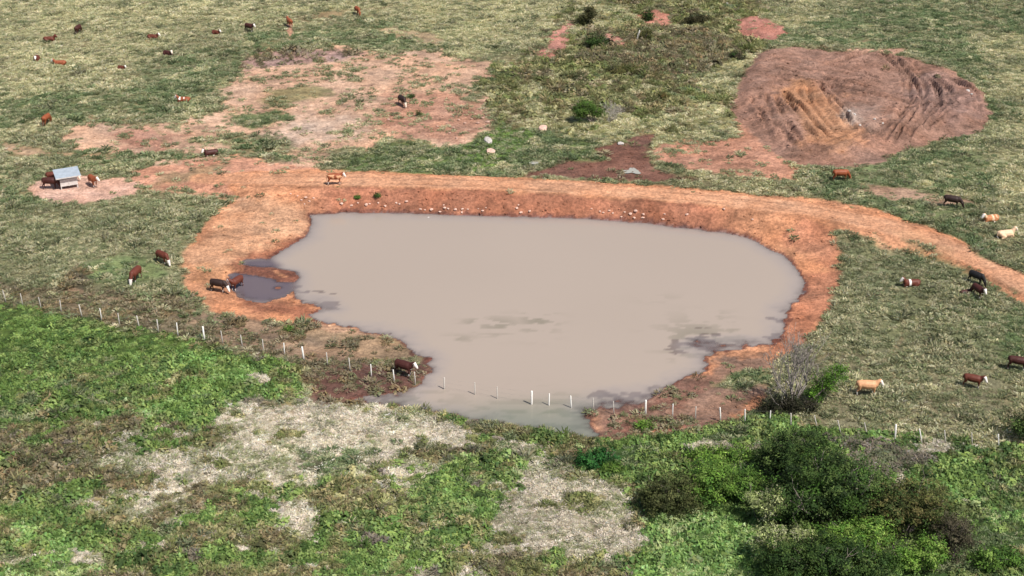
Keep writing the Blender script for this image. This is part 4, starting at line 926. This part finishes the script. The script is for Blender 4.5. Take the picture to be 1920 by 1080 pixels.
def cow_prims(pose, turn):
    t = R(turn); pr = []   # (tag, a, ra, b, rb)
    def add(tg, a, ra, b, rb): pr.append((tg, Vector(a), ra, Vector(b), rb))
    lie = pose == 'lie'; dz = -.62 if lie else 0
    add('body', (-.70, 0, 1.04 + dz), .30, (-.25, 0, .98 + dz), .37)
    add('body', (-.25, 0, .98 + dz), .375, (.32, 0, .98 + dz), .36)
    add('body', (.32, 0, .98 + dz), .36, (.55, 0, 1.04 + dz), .27)
    add('body', (-.85, .09, 1.12 + dz), .16, (-.8, -.09, 1.12 + dz), .16)
    add('body', (-.6, 0, 1.24 + dz), .1, (.45, 0, 1.26 + dz), .1)
    add('brisket', (.62, 0, .88 + dz), .15, (.4, 0, .76 + dz), .16)
    nb = (.6, 0, 1.12 + dz)
    if pose == 'graze': poll, muz = (.98, 0, .62), (1.14, 0, .17)
    elif pose == 'drink': poll, muz = (1.0, 0, .74), (1.2, 0, .30)
    elif lie: poll, muz = (.90, 0, .86), (1.14, 0, .60)
    else: poll, muz = (.92, 0, 1.32), (1.17, 0, .98)
    c = (.55, 0)
    poll = rotz(poll, t * .8, c); muz = rotz(muz, t * .8, c); muz = rotz(muz, t * .5, poll)
    P0, M0 = Vector(poll), Vector(muz); hd = (M0 - P0).normalized(); sd = hd.cross(Vector((0, 0, 1))).normalized(); upv = sd.cross(hd)
    add('neck', nb, .23, P0 - hd * .06, .15)
    add('neck', (nb[0] + .02, 0, nb[2] - .15), .18, P0 - upv * .10, .10)
    add('face', P0, .17, P0 + hd * .2, .145); add('face', P0 + hd * .2, .145, M0, .10); add('nose', M0, .09, M0 + hd * .05, .075)
    for s in (-1, 1):
        add('ear', P0 + sd * s * .12 + upv * .03, .05, P0 + sd * s * .30 + upv * .0 - hd * .04, .035)
    if not lie:
        w = .17; st = .09 if pose in ('walk',) else .03
        for s in (-1, 1):
            f = st * s
            add('thigh', (-.74, w * s * .9, 1.0), .20, (-.70 + f, w * s, .66), .12)
            add('shank', (-.70 + f, w * s, .66), .105, (-.90 + f, w * s, .46), .062)
            add('lowleg', (-.90 + f, w * s, .46), .06, (-.84 + f, w * s, .1), .047); add('hoof', (-.84 + f, w * s, .12), .05, (-.80 + f, w * s, .03), .055)
            add('thigh', (.42, w * s, .95), .17, (.46 - f, w * s, .66), .10)
            add('shank', (.46 - f, w * s, .66), .09, (.45 - f, w * s, .4), .062)
            add('lowleg', (.45 - f, w * s, .4), .056, (.44 - f, w * s, .1), .045); add('hoof', (.44 - f, w * s, .12), .048, (.47 - f, w * s, .03), .055)
        add('tail', (-.98, 0, 1.16), .05, (-1.06, 0, .8), .032); add('tail', (-1.06, 0, .8), .032, (-1.05, 0, .55), .03); add('switch', (-1.05, 0, .55), .04, (-1.04, 0, .36), .03)
        if True: add('belly', (-.45, 0, .72), .13, (-.35, 0, .70), .12)
    else:
        add('thigh', (-.62, -.26, .34), .23, (-.3, -.36, .2), .13); add('lowleg', (-.3, -.38, .12), .07, (-.72, -.46, .07), .055)
        add('thigh', (-.68, .22, .32), .22, (-.5, .34, .18), .12); add('lowleg', (-.5, .34, .1), .07, (-.2, .42, .07), .05)
        for s in (-1, 1):
            add('thigh', (.45, .19 * s, .34), .17, (.72, .21 * s, .12), .085); add('lowleg', (.72, .21 * s, .10), .07, (.42, .24 * s, .06), .05)
        add('tail', (-.98, 0, .5), .05, (-1.08, -.12, .22), .035); add('switch', (-1.08, -.12, .22), .04, (-1.0, -.3, .06), .035)
    return pr
cow_cache = {}
def cow_base(pose, turn):
    key = (pose, turn)
    if key in cow_cache: return cow_cache[key]
    pr = cow_prims(pose, turn); bm = bmesh.new()
    for tg, a, ra, b, rb in pr:
        d = b - a; ln = max(d.length, 1e-4); rot = d.to_track_quat('Z', 'Y').to_matrix().to_4x4()
        nl, ns = 8, 12; rings = []
        # tapered capsule
        prof = []
        for k in range(1, 5): an = math.pi / 2 * (1 - k / 4); prof.append((ra * math.cos(an), -ra * math.sin(an)))
        for k in range(0, 4): an = math.pi / 2 * k / 4; prof.append((rb * math.cos(an), ln + rb * math.sin(an)))
        M_ = Matrix.Translation(a) @ rot
        b0 = bm.verts.new(M_ @ Vector((0, 0, -ra))); b1 = bm.verts.new(M_ @ Vector((0, 0, ln + rb)))
        for r0, z0 in prof: rings.append([bm.verts.new(M_ @ Vector((r0 * math.cos(j * math.tau / ns), r0 * math.sin(j * math.tau / ns), z0))) for j in range(ns)])
        for j in range(ns):
            bm.faces.new((b0, rings[0][(j + 1) % ns], rings[0][j])); bm.faces.new((b1, rings[-1][j], rings[-1][(j + 1) % ns]))
            for r0, r1 in zip(rings, rings[1:]): bm.faces.new((r0[j], r0[(j + 1) % ns], r1[(j + 1) % ns], r1[j]))
    me = bpy.data.meshes.new('tmp'); bm.to_mesh(me); bm.free(); o = bpy.data.objects.new('tmp', me); C.objects.link(o)
    rm = o.modifiers.new('r', 'REMESH'); rm.mode = 'VOXEL'; rm.voxel_size = .045
    sm = o.modifiers.new('s', 'SMOOTH'); sm.factor = .5; sm.iterations = 4
    dg = bpy.context.evaluated_depsgraph_get(); ev = o.evaluated_get(dg); m2 = ev.to_mesh()
    n = len(m2.vertices); co = np.empty(n * 3, np.float32); m2.vertices.foreach_get('co', co); co = co.reshape(-1, 3)
    nf = np.empty(n * 3, np.float32); m2.vertices.foreach_get('normal', nf); nf = nf.reshape(-1, 3)
    faces = np.array([tuple(p.vertices) for p in m2.polygons if len(p.vertices) == 4], np.int32)
    ev.to_mesh_clear(); bpy.data.objects.remove(o); bpy.data.meshes.remove(me)
    best = np.full(n, 1e9); tg_ = np.zeros(n, int); tt_ = np.zeros(n)
    names = sorted({p[0] for p in pr})
    for tg, a, ra, b, rb in pr:
        a = np.array(a); b = np.array(b); e = b - a; t = np.clip(((co - a) @ e) / max(e @ e, 1e-9), 0, 1)
        d = np.linalg.norm(co - a - t[:, None] * e, axis=1) - (ra + (rb - ra) * t)
        m = d < best; best[m] = d[m]; tg_[m] = names.index(tg); tt_[m] = t[m]
    cow_cache[key] = (co, nf, faces, tg_, tt_, names); return cow_cache[key]
COATS = {'dark': (.050, .015, .010), 'maroon': (.055, .014, .010), 'red': (.115, .028, .015), 'rust': (.25, .066, .024), 'tan': (.60, .31, .16), 'cream': (.74, .50, .32), 'black': (.010, .009, .009), 'umber': (.030, .015, .012)}
def cow(u, v, head, pose, coat, label, turn=0, pattern='face', size=1.0, seedp=0, dz=0):
    """u, v = pixel of the ground under the middle of the animal"""
    co, nf, faces, tg, tt, names = cow_base(pose, turn)
    n = len(co); col = np.tile(np.array(COATS[coat]), (n, 1)); white = np.array((.80, .74, .68))
    is_ = lambda *a: np.isin(tg, [names.index(k) for k in a if k in names])
    nz = fbm(co[:, 0] + seedp * 3.1, co[:, 2] + co[:, 1] * .7 + seedp, .35, 2, 500 + seedp % 5)
    col[is_('switch')] = white * .9
    col[is_('hoof')] = (.05, .04, .035)
    if 'face' in pattern:
        col[is_('face')] = white; col[is_('nose')] = (.62, .42, .38)
        col[is_('brisket') & (nf[:, 2] < .3)] = white * .95
        col[is_('lowleg') & (nz > -.25)] = white * .9
        bel = is_('body', 'belly') & (nf[:, 2] < -.72); col[bel] = white * .85
        col[is_('neck') & (nf[:, 2] < -.5)] = white * .9
    else:
        col[is_('nose')] = np.array(COATS[coat]) * .4
    if 'flank' in pattern:
        m = is_('body') & (nz > -.15) & (nf[:, 2] > -.5) & (nf[:, 2] < .75); col[m] = np.array((.60, .32, .17))
    if 'patch' in pattern:
        m = is_('body', 'thigh') & (nz > .18); col[m] = white
    if 'tanpatch' in pattern:
        m = is_('body', 'thigh', 'neck') & (nz > .1); col[m] = (.42, .17, .07)
    if 'spot' in pattern: col[is_('brisket') | (is_('body', 'belly') & (co[:, 2] < .72))] = white * .8
    if 'saddle' in pattern:
        m = is_('body') & (co[:, 0] > .05) & (co[:, 0] < .28); col[m] = white
    if 'pale' in pattern: col[is_('face')] = np.array((.78, .66, .54))
    me = mesh_np('cow', co, faces, [M_COAT], True, {'coat': ('FLOAT_COLOR', 'POINT', rgba(col))})
    o = link('cow', me); p = W(u, v)
    o.location = (p.x, p.y, max(p.z, -.15) - .02 + dz); o.rotation_euler = (0, 0, R(head)); o.scale = (size * .94, size, size)
    return tag(o, label, 'cow', 'cattle grazing and resting round the pond')
cow(94, 77, 5, 'lie', 'red', 'plain reddish brown cow lying down, furthest left of the far herd', pattern='plain')
cow(148, 63, 82, 'graze', 'maroon', 'dark brown cow standing seen from behind, near the top left', pattern='plain')
cow(69, 114, -80, 'lie', 'red', 'red cow with a white blaze lying facing the camera, far left')
cow(112, 122, 188, 'lie', 'rust', 'orange red cow with white face lying and facing left, far left herd')
cow(229, 130, -30, 'lie', 'red', 'small dark red calf lying alone in the middle of the far herd', size=.75)
cow(288, 73, -8, 'lie', 'red', 'red cow with a bright white head lying below the top left of the field')
cow(316, 104, -35, 'lie', 'maroon', 'maroon cow lying with its pale face turned to the right', pattern='face pale', turn=-20)
cow(406, 64, -30, 'lie', 'red', 'small red cow lying left of the standing white faced cow', size=.85)
cow(469, 60, -35, 'stand', 'maroon', 'maroon cow standing with its white face to the right, top of the field', turn=10)
cow(543, 50, 118, 'stand', 'rust', 'orange cow walking away above a short strip of bare soil', pattern='face')
cow(671, 28, -65, 'graze', 'rust', 'rusty red cow grazing highest up in the field', pattern='plain')
cow(344, 191, 184, 'lie', 'rust', 'orange cow with a white head and white hip patch lying above the bare slope', pattern='face patch', seedp=2)
cow(89, 233, 80, 'graze', 'rust', 'brown orange cow standing above the left end of the bare slope', pattern='plain')
cow(755, 198, -62, 'graze', 'umber', 'lone dark brown cow with a white muzzle standing on the bare tan slope', pattern='plain pale')
cow(395, 291, 205, 'lie', 'maroon', 'maroon cow with a bright white face lying on the edge of the bare ground', turn=20)
cow(97, 354, -2, 'graze', 'maroon', 'dark brown cow with its head in the left side of the feeder', pattern='plain', size=1.05)
cow(104, 342, 10, 'stand', 'red', 'red brown cow partly hidden behind the dark brown cow at the feeder', pattern='plain')
cow(133, 339, -12, 'drink', 'umber', 'dark cow behind the feeder with only its cream face showing', pattern='face pale', size=1.05)
cow(176, 350, -52, 'stand', 'rust', 'orange brown cow with a white face standing right of the feeder', turn=35)
cow(630, 346, 2, 'stand', 'rust', 'orange cow with pale flanks and white face standing on the dam track', pattern='face flank crest', seedp=1)
cow(307, 494, -40, 'graze', 'red', 'dark red cow grazing nearest the left shore, the upper of two', turn=-5)
cow(255, 528, -102, 'graze', 'red', 'dark red cow grazing towards the camera, the lower of two left of the pond', size=1.08)
cow(412, 547, -18, 'drink', 'umber', 'blackish brown cow bending to drink at the muddy bay', pattern='face', turn=-10)
cow(444, 543, -118, 'stand', 'red', 'red cow with a white head standing in the muddy bay', turn=-58, pattern='face')
cow(760, 704, -28, 'stand', 'maroon', 'dark red cow with white head and white chest standing by the near shore', turn=8, size=1.08)
cow(1576, 339, 2, 'graze', 'rust', 'rust coloured cow standing in profile below the dug soil heap', pattern='plain', size=1.05)
cow(1785, 389, -25, 'drink', 'umber', 'blackish brown cow standing on a worn patch right of the track', pattern='plain', size=1.05)
cow(1856, 415, 200, 'lie', 'cream', 'cream cow with tan patches lying right of the track', pattern='face tanpatch', seedp=4, size=1.05)
cow(1886, 444, 12, 'lie', 'cream', 'plain cream cow lying near the right edge, the lower of the two pale ones', pattern='pale', size=1.1)
cow(1707, 536, 186, 'lie', 'red', 'red cow with a white stripe over its shoulder lying between pond and track', pattern='face saddle', size=1.0)
cow(1830, 532, -50, 'graze', 'black', 'black cow with a small white chest spot standing beside the orange track', pattern='plain spot', seedp=3, size=.95)
cow(1811, 552, 20, 'lie', 'maroon', 'small maroon calf lying against the standing white faced cow', pattern='plain', size=.75)
cow(1833, 558, -70, 'stand', 'maroon', 'maroon cow with a white face standing and facing the camera below the black cow', size=.95)
cow(1824, 727, -22, 'stand', 'red', 'dark red cow with white face and legs grazing in the right foreground pasture', turn=-20, size=.95)
cow(1908, 694, -20, 'stand', 'maroon', 'maroon cow with a white face cut by the right edge of the picture', turn=-12)
cow(1626, 741, -3, 'stand', 'tan', 'pale tan cow with a white head standing right of the leafless tree', pattern='face crest flank', seedp=6, size=1.08)

bpy.context.view_layer.update()
tri = sum(sum(len(p.vertices) - 2 for p in m.polygons) if len(m.polygons) < 2000 else len(m.polygons) * 2 for m in bpy.data.meshes)
print('approx triangles', tri)
